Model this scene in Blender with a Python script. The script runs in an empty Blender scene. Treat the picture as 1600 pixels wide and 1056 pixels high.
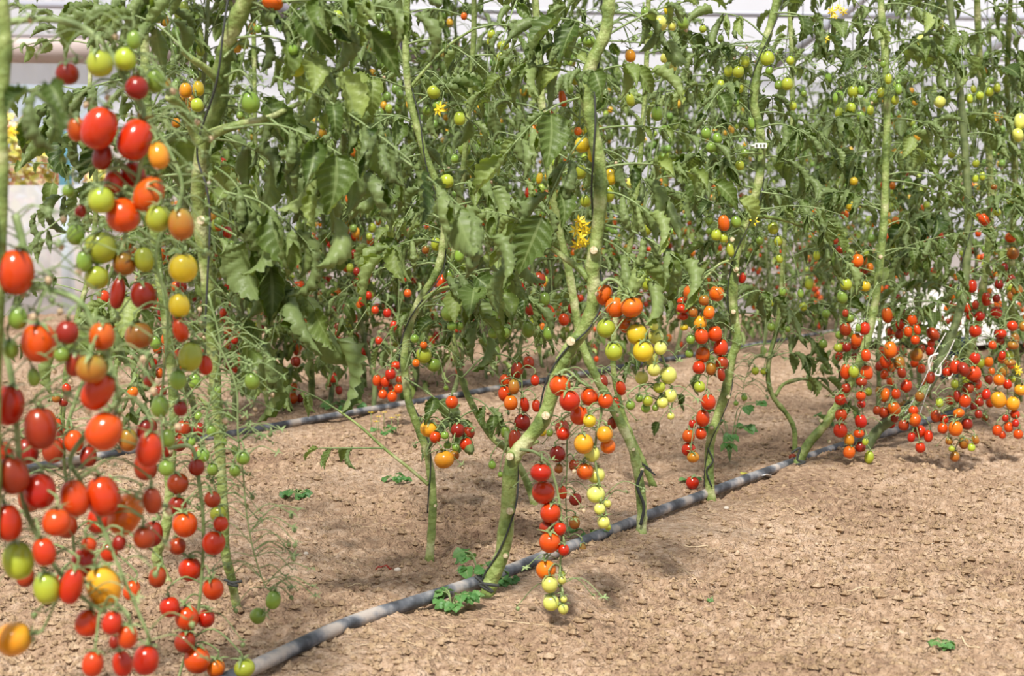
import bpy, math, random
import numpy as np

# ------------------------------------------------------------------ camera, sky, sun, exposure
scene = bpy.context.scene
C = bpy.context.collection
CAM_H = 0.60
FPX = 2222.0
PITCH = math.atan(178.0 / FPX)
cam_d = bpy.data.cameras.new('camera'); cam = bpy.data.objects.new('camera', cam_d); C.objects.link(cam)
cam.location = (0, 0, CAM_H); cam.rotation_euler = (math.pi / 2 - PITCH, 0, 0)
cam_d.sensor_width = 36.0; cam_d.lens = 36.0 * FPX / 1600.0
cam_d.clip_start = 0.05; cam_d.clip_end = 200
cam_d.dof.use_dof = True; cam_d.dof.focus_distance = 2.75; cam_d.dof.aperture_fstop = 7.0
scene.camera = cam
world = bpy.data.worlds.new('sky'); scene.world = world; world.use_nodes = True
wn = world.node_tree.nodes; bg = wn['Background']
bg.inputs['Color'].default_value = (0.86, 0.92, 1.0, 1); bg.inputs['Strength'].default_value = 0.76
sun_d = bpy.data.lights.new('sun', 'SUN'); sun = bpy.data.objects.new('sun', sun_d); C.objects.link(sun)
sun_d.energy = 7.4; sun_d.angle = math.radians(7); sun_d.color = (1.0, 0.95, 0.87)
sun.location = (-2, -3, 6)
sun.rotation_euler = (math.radians(36), 0, math.radians(-12))     # high, behind the camera's left shoulder
scene.view_settings.view_transform = 'Standard'; scene.view_settings.look = 'None'
scene.view_settings.gamma = 1.0; scene.view_settings.use_curve_mapping = False
scene.view_settings.exposure = 0.0

# ------------------------------------------------------------------ geometry of the place
cp, sp = math.cos(PITCH), math.sin(PITCH)
def ray(px, py):
    a = (px - 800.0) / FPX; b = (528.0 - py) / FPX
    return np.array([a, cp + b * sp, -sp + b * cp])
def P(px, py, d):                       # the point of the place seen there, d metres up the greenhouse
    v = ray(px, py); return np.array([0, 0, CAM_H]) + v * (d / v[1])
def G(px, py, h=0.0):                   # the point of the ground seen there
    v = ray(px, py); s = (h - CAM_H) / v[2]; p = np.array([0, 0, CAM_H]) + v * s
    return p
A0 = G(760, 933)[:2]                    # first plant of the front bed
U = np.array([0.557, 0.8305]); N = np.array([-0.8305, 0.557])   # along the beds, across them
def bed(off, t): return A0 + N * off + U * t

_rs = np.random.RandomState(7)
_tab = _rs.rand(256, 256)
def vnoise(x, y):
    xi = np.floor(x).astype(int); yi = np.floor(y).astype(int); fx = x - xi; fy = y - yi
    fx = fx * fx * (3 - 2 * fx); fy = fy * fy * (3 - 2 * fy)
    a = _tab[xi % 256, yi % 256]; b = _tab[(xi + 1) % 256, yi % 256]
    c = _tab[xi % 256, (yi + 1) % 256]; d = _tab[(xi + 1) % 256, (yi + 1) % 256]
    return (a * (1 - fx) + b * fx) * (1 - fy) + (c * (1 - fx) + d * fx) * fy
def billow(x, y): return 1.0 - np.abs(2 * vnoise(x, y) - 1.0)
def soft_height(x, y):
    x = np.asarray(x, float); y = np.asarray(y, float)
    ox = (x - A0[0]) * N[0] + (y - A0[1]) * N[1]
    h = 0.020 * (vnoise(x * 2.3 + 40, y * 2.3 + 11) - .5) + 0.012 * (vnoise(x * 6 + 3, y * 6 + 90) - .5)
    return h - 0.012 * np.exp(-((ox + 0.35) / 0.3) ** 2) + 0.008 * np.exp(-(ox / 0.12) ** 2) - 0.006
def height(x, y):
    x = np.asarray(x, float); y = np.asarray(y, float)
    m = .35 + .75 * vnoise(x * 3 + 7, y * 3 + 5)
    ca, sa = math.cos(.6), math.sin(.6); xr, yr = x * ca - y * sa, x * sa + y * ca
    h = soft_height(x, y) + (0.008 + .022 * m) * (vnoise(xr * 8, yr * 8) - .5)
    h += (0.006 + .014 * m) * (vnoise(x * 22 + 5, y * 22) - .5)
    h += (0.003 + .009 * m) * (vnoise(xr * 47 + 5, yr * 47 + 9) - .5)
    h += (.004 + .006 * m) * (vnoise(x * 95, y * 95) - .5) + 0.0060 * (vnoise(xr * 150, yr * 150) - .5)
    ox = (x - A0[0]) * N[0] + (y - A0[1]) * N[1]; b = soft_height(x, y)
    k = 1 - .72 * np.maximum(np.exp(-(ox / .10) ** 2), np.exp(-((ox - 1.62) / .10) ** 2))
    return b + (h - b) * k - .001

# ------------------------------------------------------------------ materials
def mat(name, base=(.5, .5, .5), rough=.5, spec=.5, metallic=0.0):
    m = bpy.data.materials.new(name); m.use_nodes = True; b = m.node_tree.nodes['Principled BSDF']
    b.inputs['Base Color'].default_value = (*base, 1); b.inputs['Roughness'].default_value = rough
    b.inputs['Specular IOR Level'].default_value = spec; b.inputs['Metallic'].default_value = metallic
    return m
def nd(m, t, **kw):
    n = m.node_tree.nodes.new(t)
    for k, v in kw.items():
        if hasattr(n, k): setattr(n, k, v)
        else: n.inputs[k].default_value = v
    return n
def lk(m, a, b): m.node_tree.links.new(a, b)
def ramp(m, fac, stops):
    r = nd(m, 'ShaderNodeValToRGB'); e = r.color_ramp.elements
    while len(e) < len(stops): e.new(.5)
    for q, (p, c) in zip(e, stops): q.position = p; q.color = (*c, 1)
    lk(m, fac, r.inputs['Fac']); return r
def math_node(m, op, a, b=None):
    n = nd(m, 'ShaderNodeMath', operation=op)
    for i, v in enumerate((a, b)):
        if v is None: continue
        if isinstance(v, (int, float)): n.inputs[i].default_value = v
        else: lk(m, v, n.inputs[i])
    return n.outputs[0]

def noise_colour(m, stops, scale, detail=4, bump=0.0, bump_scale=None, dist=.002, coord='Object'):
    b = m.node_tree.nodes['Principled BSDF']; tc = nd(m, 'ShaderNodeTexCoord')
    n = nd(m, 'ShaderNodeTexNoise'); n.inputs['Scale'].default_value = scale; n.inputs['Detail'].default_value = detail
    lk(m, tc.outputs[coord], n.inputs['Vector']); r = ramp(m, n.outputs['Fac'], stops); lk(m, r.outputs['Color'], b.inputs['Base Color'])
    if bump:
        n2 = nd(m, 'ShaderNodeTexNoise'); n2.inputs['Scale'].default_value = bump_scale or scale * 3; n2.inputs['Detail'].default_value = 3
        lk(m, tc.outputs[coord], n2.inputs['Vector']); bp = nd(m, 'ShaderNodeBump'); bp.inputs['Strength'].default_value = bump
        bp.inputs['Distance'].default_value = dist; lk(m, n2.outputs['Fac'], bp.inputs['Height']); lk(m, bp.outputs['Normal'], b.inputs['Normal'])
    return n, r

m_soil = mat('soil', rough=.95, spec=.1)
def build_soil(m, lighter=0.0):
    b = m.node_tree.nodes['Principled BSDF']; tc = nd(m, 'ShaderNodeTexCoord')
    n1 = nd(m, 'ShaderNodeTexNoise'); n1.inputs['Scale'].default_value = 2.0; n1.inputs['Detail'].default_value = 5
    n2 = nd(m, 'ShaderNodeTexNoise'); n2.inputs['Scale'].default_value = 60; n2.inputs['Detail'].default_value = 6
    for n in (n1, n2): lk(m, tc.outputs['Object'], n.inputs['Vector'])
    f = math_node(m, 'ADD', math_node(m, 'MULTIPLY', n1.outputs['Fac'], .45), math_node(m, 'MULTIPLY', n2.outputs['Fac'], .55))
    r = ramp(m, f, [(.34, (.22 + lighter, .138 + lighter, .092)), (.5, (.405 + lighter, .278 + lighter, .184)), (.67, (.61 + lighter, .46 + lighter, .345))])
    lk(m, r.outputs['Color'], b.inputs['Base Color'])
    v = nd(m, 'ShaderNodeTexVoronoi'); v.inputs['Scale'].default_value = 150; v2 = nd(m, 'ShaderNodeTexNoise'); v2.inputs['Scale'].default_value = 260; v2.inputs['Detail'].default_value = 3
    for q in (v, v2): lk(m, tc.outputs['Object'], q.inputs['Vector'])
    bp = nd(m, 'ShaderNodeBump'); bp.inputs['Strength'].default_value = 1.0; bp.inputs['Distance'].default_value = .006
    lk(m, math_node(m, 'SUBTRACT', v2.outputs['Fac'], v.outputs['Distance']), bp.inputs['Height']); lk(m, bp.outputs['Normal'], b.inputs['Normal'])
build_soil(m_soil)
m_clod = mat('soil_clod', rough=.95, spec=.1); build_soil(m_clod, .02)

def leaf_material(name, dark, mid, light, back, trans=.3, rough=.42):
    m = mat(name, rough=rough, spec=.32); nt = m.node_tree; b = nt.nodes['Principled BSDF']; out = nt.nodes['Material Output']
    at = nd(m, 'ShaderNodeAttribute'); at.attribute_name = 'tint'
    uv = nd(m, 'ShaderNodeUVMap'); sep = nd(m, 'ShaderNodeSeparateXYZ'); lk(m, uv.outputs['UV'], sep.inputs[0])
    r = ramp(m, at.outputs['Fac'], [(0, dark), (.5, mid), (1, light)])
    du = math_node(m, 'ABSOLUTE', math_node(m, 'SUBTRACT', sep.outputs['X'], .5))
    mid_r = math_node(m, 'LESS_THAN', du, .035)
    wave = math_node(m, 'FRACT', math_node(m, 'SUBTRACT', math_node(m, 'MULTIPLY', sep.outputs['Y'], 7.0), math_node(m, 'MULTIPLY', du, 3.0)))
    lat = math_node(m, 'LESS_THAN', wave, .11)
    vein = math_node(m, 'MULTIPLY', math_node(m, 'MAXIMUM', mid_r, math_node(m, 'MULTIPLY', lat, .55)), .5)
    mx = nd(m, 'ShaderNodeMix', data_type='RGBA'); lk(m, vein, mx.inputs['Factor']); lk(m, r.outputs['Color'], mx.inputs['A']); mx.inputs['B'].default_value = (.30, .38, .16, 1)
    geo = nd(m, 'ShaderNodeNewGeometry'); mb = nd(m, 'ShaderNodeMix', data_type='RGBA'); bf = math_node(m, 'MULTIPLY', geo.outputs['Backfacing'], .65)
    lk(m, bf, mb.inputs['Factor']); lk(m, mx.outputs['Result'], mb.inputs['A']); mb.inputs['B'].default_value = (*back, 1)
    lk(m, mb.outputs['Result'], b.inputs['Base Color'])
    bp = nd(m, 'ShaderNodeBump'); bp.inputs['Strength'].default_value = .5; bp.inputs['Distance'].default_value = .0015; bp.invert = True
    lk(m, wave, bp.inputs['Height']); lk(m, bp.outputs['Normal'], b.inputs['Normal'])
    tr = nd(m, 'ShaderNodeBsdfTranslucent'); tm = nd(m, 'ShaderNodeMix', data_type='RGBA', blend_type='MULTIPLY'); tm.inputs['Factor'].default_value = 1
    lk(m, mb.outputs['Result'], tm.inputs['A']); tm.inputs['B'].default_value = (1.0, 1.0, .35, 1); 
    g = nd(m, 'ShaderNodeMix', data_type='RGBA', blend_type='ADD'); g.inputs['Factor'].default_value = 1; lk(m, tm.outputs['Result'], g.inputs['A']); g.inputs['B'].default_value = (.05, .09, .0, 1)
    lk(m, g.outputs['Result'], tr.inputs['Color'])
    ms = nd(m, 'ShaderNodeMixShader'); ms.inputs['Fac'].default_value = trans; lk(m, b.outputs[0], ms.inputs[1]); lk(m, tr.outputs[0], ms.inputs[2]); lk(m, ms.outputs[0], out.inputs['Surface'])
    return m
m_leaf = leaf_material('tomato_leaf', (.040, .075, .016), (.115, .175, .042), (.33, .41, .12), (.22, .29, .11), .27, .45)
m_weed = leaf_material('weed_leaf', (.05, .16, .04), (.10, .26, .07), (.20, .36, .12), (.2, .32, .16))
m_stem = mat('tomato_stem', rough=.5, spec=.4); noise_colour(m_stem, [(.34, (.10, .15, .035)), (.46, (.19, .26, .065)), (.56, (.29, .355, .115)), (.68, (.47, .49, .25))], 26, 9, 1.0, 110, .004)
m_stem_far_or_shaded = mat('far_or_shaded_stem', rough=.55, spec=.4); noise_colour(m_stem_far_or_shaded, [(.3, (.07, .10, .035)), (.55, (.15, .19, .07)), (.8, (.27, .30, .14))], 40)  # darker stem tone for far vines; also paints the shade on one front stem
m_truss = mat('truss_stalk', rough=.55, spec=.3); noise_colour(m_truss, [(.3, (.14, .21, .07)), (.7, (.30, .38, .17))], 60)
m_dark = mat('dark_stalk', rough=.6); noise_colour(m_dark, [(.3, (.06, .07, .03)), (.7, (.13, .15, .07))], 60)
m_cut = mat('cut_wood', rough=.8, spec=.2); noise_colour(m_cut, [(.38, (.48, .38, .22)), (.62, (.74, .66, .47))], 260)
m_flower = mat('yellow_petal', (.85, .62, .02), .5)
m_dry = mat('dried_flower', (.55, .42, .27), .8, .2)

FRUIT = {'r': ((.54, .028, .004), (.55, .055, .006), .19), 'd': ((.29, .018, .005), (.30, .035, .008), .24), 'o': ((.68, .10, .005), (.64, .18, .012), .2),
         'a': ((.74, .27, .012), (.66, .36, .03), .2), 'y': ((.72, .50, .018), (.60, .50, .05), .2), 'p': ((.66, .64, .12), (.56, .60, .17), .25),
         'l': ((.42, .46, .035), (.30, .40, .05), .2), 'g': ((.23, .35, .045), (.16, .27, .05), .22), 'b': ((.38, .10, .012), (.25, .20, .03), .2)}
m_fruit = {}
for k, (c1, c2, ro) in FRUIT.items():
    m = mat('tomato_skin_' + k, rough=ro, spec=.5); b = m.node_tree.nodes['Principled BSDF']; tc = nd(m, 'ShaderNodeTexCoord')
    s = nd(m, 'ShaderNodeSeparateXYZ'); lk(m, tc.outputs['Object'], s.inputs[0]); n = nd(m, 'ShaderNodeTexNoise'); n.inputs['Scale'].default_value = 3.0
    oi = nd(m, 'ShaderNodeObjectInfo'); ad = nd(m, 'ShaderNodeVectorMath', operation='ADD'); lk(m, tc.outputs['Object'], ad.inputs[0]); lk(m, oi.outputs['Random'], ad.inputs[1]); lk(m, ad.outputs[0], n.inputs['Vector'])
    f = math_node(m, 'ADD', math_node(m, 'MULTIPLY', math_node(m, 'ADD', s.outputs['Z'], .35), .9), math_node(m, 'MULTIPLY', math_node(m, 'SUBTRACT', n.outputs['Fac'], .5), .9))
    r = ramp(m, f, [(.1, c1), (.95, c2)])
    hs = nd(m, 'ShaderNodeHueSaturation'); lk(m, r.outputs['Color'], hs.inputs['Color'])
    lk(m, math_node(m, 'ADD', math_node(m, 'MULTIPLY', oi.outputs['Random'], .34), .80), hs.inputs['Value'])
    lk(m, math_node(m, 'ADD', math_node(m, 'MULTIPLY', oi.outputs['Random'], .014), .495), hs.inputs['Hue'])
    lk(m, hs.outputs['Color'], b.inputs['Base Color']); m_fruit[k] = m

# ------------------------------------------------------------------ mesh accumulation
def nrm(v): v = np.asarray(v, float); return v / (np.linalg.norm(v) + 1e-12)
class Acc:
    def __init__(s): s.V = []; s.Q = []; s.T = []; s.n = 0; s.inst = {}
    def add(s, V, Q=None, T=None, mi=0, uv=None, tint=.5, smooth=True):
        V = np.asarray(V, float).reshape(-1, 3); k = len(V)
        uv = np.full((k, 2), .5) if uv is None else uv
        s.V.append((V, uv, np.broadcast_to(np.asarray(tint, float), (k,))))
        if Q is not None and len(Q): s.Q.append((np.asarray(Q) + s.n, mi, smooth))
        if T is not None and len(T): s.T.append((np.asarray(T) + s.n, mi, smooth))
        s.n += k
    def put(s, key, M, tint): s.inst.setdefault(key, []).append((M, tint))
    def flush(s):
        for key, lst in s.inst.items():
            V0, Q0, uv0 = LEAFLET[key]; M = np.array([a for a, _ in lst]); t = np.array([b for _, b in lst]); k = len(V0); n = len(lst)
            Vh = np.c_[V0, np.ones(k)]; V = np.einsum('nij,kj->nki', M, Vh)[..., :3].reshape(-1, 3)
            Q = (Q0[None] + (np.arange(n) * k)[:, None, None]).reshape(-1, 4)
            s.add(V, Q, None, 0, np.tile(uv0, (n, 1)), np.repeat(t, k))
        s.inst = {}
    def build(s, name, mats, parent=None, origin=None):
        s.flush(); V = np.concatenate([a for a, _, _ in s.V]); uv = np.concatenate([b for _, b, _ in s.V]); ti = np.concatenate([c for _, _, c in s.V])
        o = None if origin is None else np.asarray(origin, float)
        if o is not None: V = V - o
        li, ls, mi, sm = [], [], [], []; pos = 0
        for lst, w in ((s.Q, 4), (s.T, 3)):
            for F, m_, s_ in lst:
                li.append(F.reshape(-1)); ls.append(pos + np.arange(len(F)) * w); pos += len(F) * w
                mi.append(np.full(len(F), m_)); sm.append(np.full(len(F), s_))
        li = np.concatenate(li).astype(np.int32); ls = np.concatenate(ls).astype(np.int32); mi = np.concatenate(mi).astype(np.int32); sm = np.concatenate(sm)
        me = bpy.data.meshes.new(name); me.vertices.add(len(V)); me.vertices.foreach_set('co', V.astype(np.float32).reshape(-1))
        me.loops.add(len(li)); me.loops.foreach_set('vertex_index', li); me.polygons.add(len(ls)); me.polygons.foreach_set('loop_start', ls)
        me.polygons.foreach_set('material_index', mi); me.polygons.foreach_set('use_smooth', sm.astype(bool))
        u = me.uv_layers.new(name='uv'); u.data.foreach_set('uv', uv[li].astype(np.float32).reshape(-1))
        a = me.attributes.new('tint', 'FLOAT', 'POINT'); a.data.foreach_set('value', ti.astype(np.float32))
        me.update(calc_edges=True); me.validate()
        for m in (mats if isinstance(mats, (list, tuple)) else [mats]): me.materials.append(m)
        ob = bpy.data.objects.new(name, me); C.objects.link(ob)
        if parent is not None: ob.parent = parent
        if o is not None: ob.location = tuple(o - (np.array(parent.location) if parent is not None else 0))
        return ob
def catmull(pts, n=6):
    p = np.asarray(pts, float)
    if len(p) < 3: t = np.linspace(0, 1, n + 1)[:, None]; return p[0] * (1 - t) + p[-1] * t
    q = np.vstack([2 * p[0] - p[1], p, 2 * p[-1] - p[-2]]); out = []
    for i in range(1, len(q) - 2):
        for t in np.arange(n) / n:
            out.append(.5 * (2 * q[i] + (q[i + 1] - q[i - 1]) * t + (2 * q[i - 1] - 5 * q[i] + 4 * q[i + 1] - q[i + 2]) * t * t + (-q[i - 1] + 3 * q[i] - 3 * q[i + 1] + q[i + 2]) * t ** 3))
    out.append(p[-1]); return np.array(out)
def tube(acc, pts, rad, sides=8, mi=0, tint=.5, caps=True):
    p = np.asarray(pts, float); n = len(p); r = np.broadcast_to(np.asarray(rad, float), (n,)) if np.ndim(rad) else np.full(n, rad)
    T = np.gradient(p, axis=0); T /= (np.linalg.norm(T, axis=1)[:, None] + 1e-12)
    a = nrm(np.cross(T[0], [0.13, .9, .31])); A = []
    for i in range(n): a = nrm(a - T[i] * a.dot(T[i])); A.append(a)
    A = np.array(A); B = np.cross(T, A); th = np.arange(sides) / sides * 2 * np.pi
    V = p[:, None] + r[:, None, None] * (np.cos(th)[None, :, None] * A[:, None] + np.sin(th)[None, :, None] * B[:, None])
    i, j = np.meshgrid(np.arange(n - 1), np.arange(sides), indexing='ij'); j2 = (j + 1) % sides
    Q = np.stack([i * sides + j, i * sides + j2, (i + 1) * sides + j2, (i + 1) * sides + j], -1).reshape(-1, 4)
    V = V.reshape(-1, 3); Tt = []
    if caps:
        V = np.vstack([V, p[0], p[-1]]); b = n * sides
        for k in range(sides):
            Tt.append((b, (k + 1) % sides, k)); Tt.append((b + 1, (n - 1) * sides + k, (n - 1) * sides + (k + 1) % sides))
    acc.add(V, Q, Tt, mi, tint=tint)
def lathe(acc, M, prof, sides=12, mi=0):         # prof: (radius, z); M 4x4
    n = len(prof); th = np.arange(sides) / sides * 2 * np.pi; V = []
    for r, z in prof: V += [(r * math.cos(t), r * math.sin(t), z) for t in th]
    V = np.array(V); V = (np.c_[V, np.ones(len(V))] @ M.T)[:, :3]
    i, j = np.meshgrid(np.arange(n - 1), np.arange(sides), indexing='ij'); j2 = (j + 1) % sides
    acc.add(V, np.stack([i * sides + j, i * sides + j2, (i + 1) * sides + j2, (i + 1) * sides + j], -1).reshape(-1, 4), None, mi)
def box(acc, c, s, mi=0, R=None):
    c = np.asarray(c, float); h = np.asarray(s, float) / 2
    V = np.array([(x, y, z) for x in (-1, 1) for y in (-1, 1) for z in (-1, 1)], float) * h
    if R is not None: V = V @ np.asarray(R).T
    acc.add(V + c, [(0, 1, 3, 2), (4, 6, 7, 5), (0, 4, 5, 1), (2, 3, 7, 6), (0, 2, 6, 4), (1, 5, 7, 3)], None, mi, smooth=False)
def frame(X, Y, Z, o, s=1.0):
    M = np.eye(4); M[:3, 0] = np.asarray(X) * s; M[:3, 1] = np.asarray(Y) * s; M[:3, 2] = np.asarray(Z) * s; M[:3, 3] = o; return M

# leaflets: unit length along Y, normal Z; lobed outline, quilted, edges rolled
LEAFLET = {}
def make_leaflet(key, rng, nl, nw, curl, bend, twist):
    V, uv = [], []
    for i in range(nl + 1):
        t = i / nl; w = .29 * (math.sin(math.pi * min(1, t ** .72 * .985 + .012)) ** .8) * (1 - .28 * t)
        w *= 1 + .20 * (((t * 5.0) % 1) - .5) * (1 if t < .93 else 0)
        w = max(w, .004)
        for j in range(nw + 1):
            s = -1 + 2 * j / nw; cu = curl * (1 + .25 * math.sin(t * 7 + curl * 9)); a = s * cu
            k = 1 + max(0, curl - 2) * .12; x = k * w * math.sin(a) / cu * 1.25; z = k * w * (1 - math.cos(a)) / cu * 1.25
            z += .034 * math.sin(2 * math.pi * (t * 7 - abs(s) * 1.1)) * min(1, 1.6 * abs(s)) * min(1, (1 - t) * 4) + .03 * rng.uniform(-1, 1) * (abs(s) > .9)
            tw = twist * t; x2 = x * math.cos(tw) - z * math.sin(tw); z2 = x * math.sin(tw) + z * math.cos(tw)
            ang = bend * t; y = (math.sin(ang) / bend) if abs(bend) > .01 else t; zz = -(1 - math.cos(ang)) / bend if abs(bend) > .01 else 0
            V.append((x2, y + z2 * math.sin(ang), zz + z2 * math.cos(ang))); uv.append((s * .5 + .5, t))
    i, j = np.meshgrid(np.arange(nl), np.arange(nw), indexing='ij'); w1 = nw + 1
    Q = np.stack([i * w1 + j, i * w1 + j + 1, (i + 1) * w1 + j + 1, (i + 1) * w1 + j], -1).reshape(-1, 4)
    LEAFLET[key] = (np.array(V), Q, np.array(uv))
_r = random.Random(3)
for v in range(8):
    cu = [.9, 1.6, 2.2, 2.9, 3.6, 1.2, 2.6, 4.2][v]; be = [.7, 1.2, .9, 1.4, .5, 1.8, 1.1, 1.6][v]; tw = _r.uniform(-1.2, 1.2)
    make_leaflet(('h', v), _r, 28, 12, cu, be, tw); make_leaflet(('l', v), _r, 14, 6, cu, be, tw)
for v in range(4): make_leaflet(('f', v), _r, 10, 4, .35 + .15 * v, .4 + .3 * v, _r.uniform(-.3, .3))

def add_leaf(acc, base, dirv, length, droop, pairs, size, rng, q='l', limp=.6, curve=None, tint=None, kinds=None, stalk=.0021):
    base = np.asarray(base, float); dirv = nrm(dirv)
    side0 = nrm(np.cross(dirv, [0, 0, 1.0]) + 1e-4)
    n = 8; ts = np.linspace(0, 1, n + 1)
    if curve is None:
        bow = rng.uniform(-.12, .12) * length
        pts = np.array([base + dirv * length * t + np.array([0, 0, -droop * length * t * t]) + side0 * bow * math.sin(t * math.pi) for t in ts])
    else: pts = catmull(curve, 4); n = len(pts) - 1
    tube(acc, pts, np.linspace(stalk, stalk * .4, len(pts)), 4 if q == 'l' else 6, 1, caps=False)
    tt = rng.uniform(.1, .8) if tint is None else tint
    def leaflet(f, sgn, sz):
        x = f * n; i = min(int(x), n - 1); o = pts[i] * (1 - x + i) + pts[i + 1] * (x - i); d = nrm(pts[i + 1] - pts[i])
        sd = nrm(np.cross(d, [0, 0, 1.0]) + 1e-4)
        Y = nrm(d * rng.uniform(.3, .9) + sd * sgn * rng.uniform(.6, 1.1) + np.array([rng.uniform(-.3, .3), rng.uniform(-.3, .3), -limp * rng.uniform(.2, 1.6)])) if sgn else nrm(d + np.array([rng.uniform(-.2, .2), rng.uniform(-.2, .2), -limp * rng.uniform(0, .9)]))
        up = np.array([rng.uniform(-.7, .7), rng.uniform(-.7, .7), 1.0]); X = nrm(np.cross(Y, up)); Z = np.cross(X, Y)
        key = (q, rng.choice((0, 1, 2, 2, 3, 4, 5, 6, 6, 7, 3, 7)) if q == 'h' else rng.randrange(8)) if kinds is None else (q if q != 'x' else 'f', rng.choice(kinds))
        st = o + Y * sz * .10
        tube(acc, [o, st], stalk * .4, 3, 1, caps=False)
        wd = rng.uniform(.85, 1.25)
        M = frame(X * wd, Y, Z, st, sz); acc.put(key, M, min(1, max(0, tt + rng.uniform(-.25, .25))))
    for k in range(pairs):
        f = .30 + .58 * (k + .5) / pairs
        for sgn in (-1, 1):
            leaflet(min(.97, f + rng.uniform(-.03, .03)), sgn, size * rng.uniform(.65, 1.1) * (.8 + .3 * math.sin(math.pi * (k + 1) / (pairs + 1))))
            if q == 'h' and rng.random() < .4: leaflet(min(.95, f + .07), sgn, size * rng.uniform(.2, .38))
    leaflet(1.0, 0, size * rng.uniform(.9, 1.2))

# fruit shapes: unit width, unit height, stem end up at z=+.5
def fruit_mesh(kind, k, sides=20, rings=12):
    acc = Acc(); prof = []
    for i in range(rings + 1):
        a = math.pi * i / rings
        r = .5 * math.sin(a); z = .5 * math.cos(a)
        if kind == 'plum': r = .5 * (max(0, math.sin(a)) ** .82); r *= 1 - .05 * math.cos(a)
        else: r = .5 * (max(0, math.sin(a)) ** .93)
        if a < .5: z -= (.045 if kind == 'round' else .03) * (1 - a / .5) ** 1
        prof.append((max(r, 1e-4), z))
    lathe(acc, np.eye(4), prof, sides); ob = acc.build('tomato', m_fruit[k]); me = ob.data; bpy.data.objects.remove(ob)
    me.flip_normals(); return me
FM = {(s, k): fruit_mesh(s, k) for s in ('plum', 'round') for k in FRUIT}
def rot_to(Z):
    Z = nrm(Z); X = nrm(np.cross([0.01, 1, 0.02], Z)); Y = np.cross(Z, X); return X, Y, Z
def calyx(acc, top, ax, w, rng, mi=0, n=5, droop=.5):
    X, Y, Z = rot_to(ax); a0 = rng.uniform(0, 6.28)
    for k in range(n):
        a = a0 + k * 2 * math.pi / n + rng.uniform(-.2, .2); d = X * math.cos(a) + Y * math.sin(a); sdv = np.cross(Z, d); L = w * rng.uniform(.42, .68); wd = w * .085
        lift = rng.uniform(-.1, .8)
        p1 = top + Z * w * .03; p2 = top + d * L * .5 + Z * w * (.07 + .12 * lift); p3 = top + d * L + Z * w * (-.14 + .50 * lift)
        acc.add([p1 - sdv * wd * .7, p1 + sdv * wd * .7, p2 + sdv * wd, p2 - sdv * wd, p3 + sdv * wd * .15, p3 - sdv * wd * .15], [(0, 1, 2, 3), (3, 2, 4, 5)], None, mi)

def prop(o, label=None, cat=None, group=None, kind=None):
    if label: o['label'] = label
    if cat: o['category'] = cat
    if group: o['group'] = group
    if kind: o['kind'] = kind
    return o
def empty(name, loc):
    o = bpy.data.objects.new(name, None); C.objects.link(o); o.location = tuple(loc); o.empty_display_size = .05; return o
def to_parent(ob, parent):          # geometry in world coordinates -> child of a moved empty
    ob.parent = parent; return ob

# ------------------------------------------------------------------ the setting
def build_floor():
    yy = [1.15]
    while yy[-1] < 16: yy.append(yy[-1] + max(.0042, .0024 * yy[-1] ** 1.6))
    yy = np.array(yy); uu = np.concatenate([np.linspace(-1.3, -.45, 60, endpoint=False), np.linspace(-.45, .45, 760, endpoint=False), np.linspace(.45, 1.3, 60)])
    Y, Uu = np.meshgrid(yy, uu, indexing='ij'); X = Uu * (Y + .1); Z = height(X, Y)
    V = np.stack([X, Y, Z], -1).reshape(-1, 3); nu = len(uu); ny = len(yy)
    i, j = np.meshgrid(np.arange(ny - 1), np.arange(nu - 1), indexing='ij')
    Q = np.stack([i * nu + j, i * nu + j + 1, (i + 1) * nu + j + 1, (i + 1) * nu + j], -1).reshape(-1, 4)
    acc = Acc(); acc.add(V, Q, smooth=False)
    acc.add([(-30, -6, -.09), (30, -6, -.09), (30, 60, -.09), (-30, 60, -.09)], [(0, 1, 2, 3)])
    return prop(acc.build('floor', m_soil), kind='structure', label='bare light brown crumbly soil floor of the greenhouse')
build_floor()
def build_clods():
    rs = np.random.RandomState(5); acc = Acc(); n = 90000
    ico_v = np.array([(0, 0, 1), (1, 0, 0), (.3, .95, .1), (-.8, .6, -.1), (-.8, -.6, .1), (.3, -.95, 0), (0, 0, -1)])
    ico_f = np.array([(0, 1, 2), (0, 2, 3), (0, 3, 4), (0, 4, 5), (0, 5, 1), (6, 2, 1), (6, 3, 2), (6, 4, 3), (6, 5, 4), (6, 1, 5)])
    y = 1.55 + 4.2 * rs.rand(n) ** 1.6; x = (rs.rand(n) - .5) * .95 * y; keep = .2 + vnoise(x * 3 + 7, y * 3 + 5) ** 1.5 > rs.rand(n) * .8; x, y = x[keep], y[keep]; n = len(x)
    r = .0014 + .0080 * rs.rand(n) ** 4.5; z = height(x, y)
    J = ico_v[None] * (1 + .55 * (rs.rand(n, 7, 1) - .5)) * (r[:, None, None] * (.8 + .5 * rs.rand(n, 1, 3)) * np.array([1, 1, .75]))
    V = J + np.stack([x, y, z + r * .1], -1)[:, None]; T = (ico_f[None] + (np.arange(n) * 7)[:, None, None]).reshape(-1, 3)
    acc.add(V.reshape(-1, 3), None, T, smooth=False)
    prop(acc.build('soil_crumbs', m_clod), 'small crumbs and clods of dry brown earth scattered over the ground', 'soil', kind='stuff')
build_clods()

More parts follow.
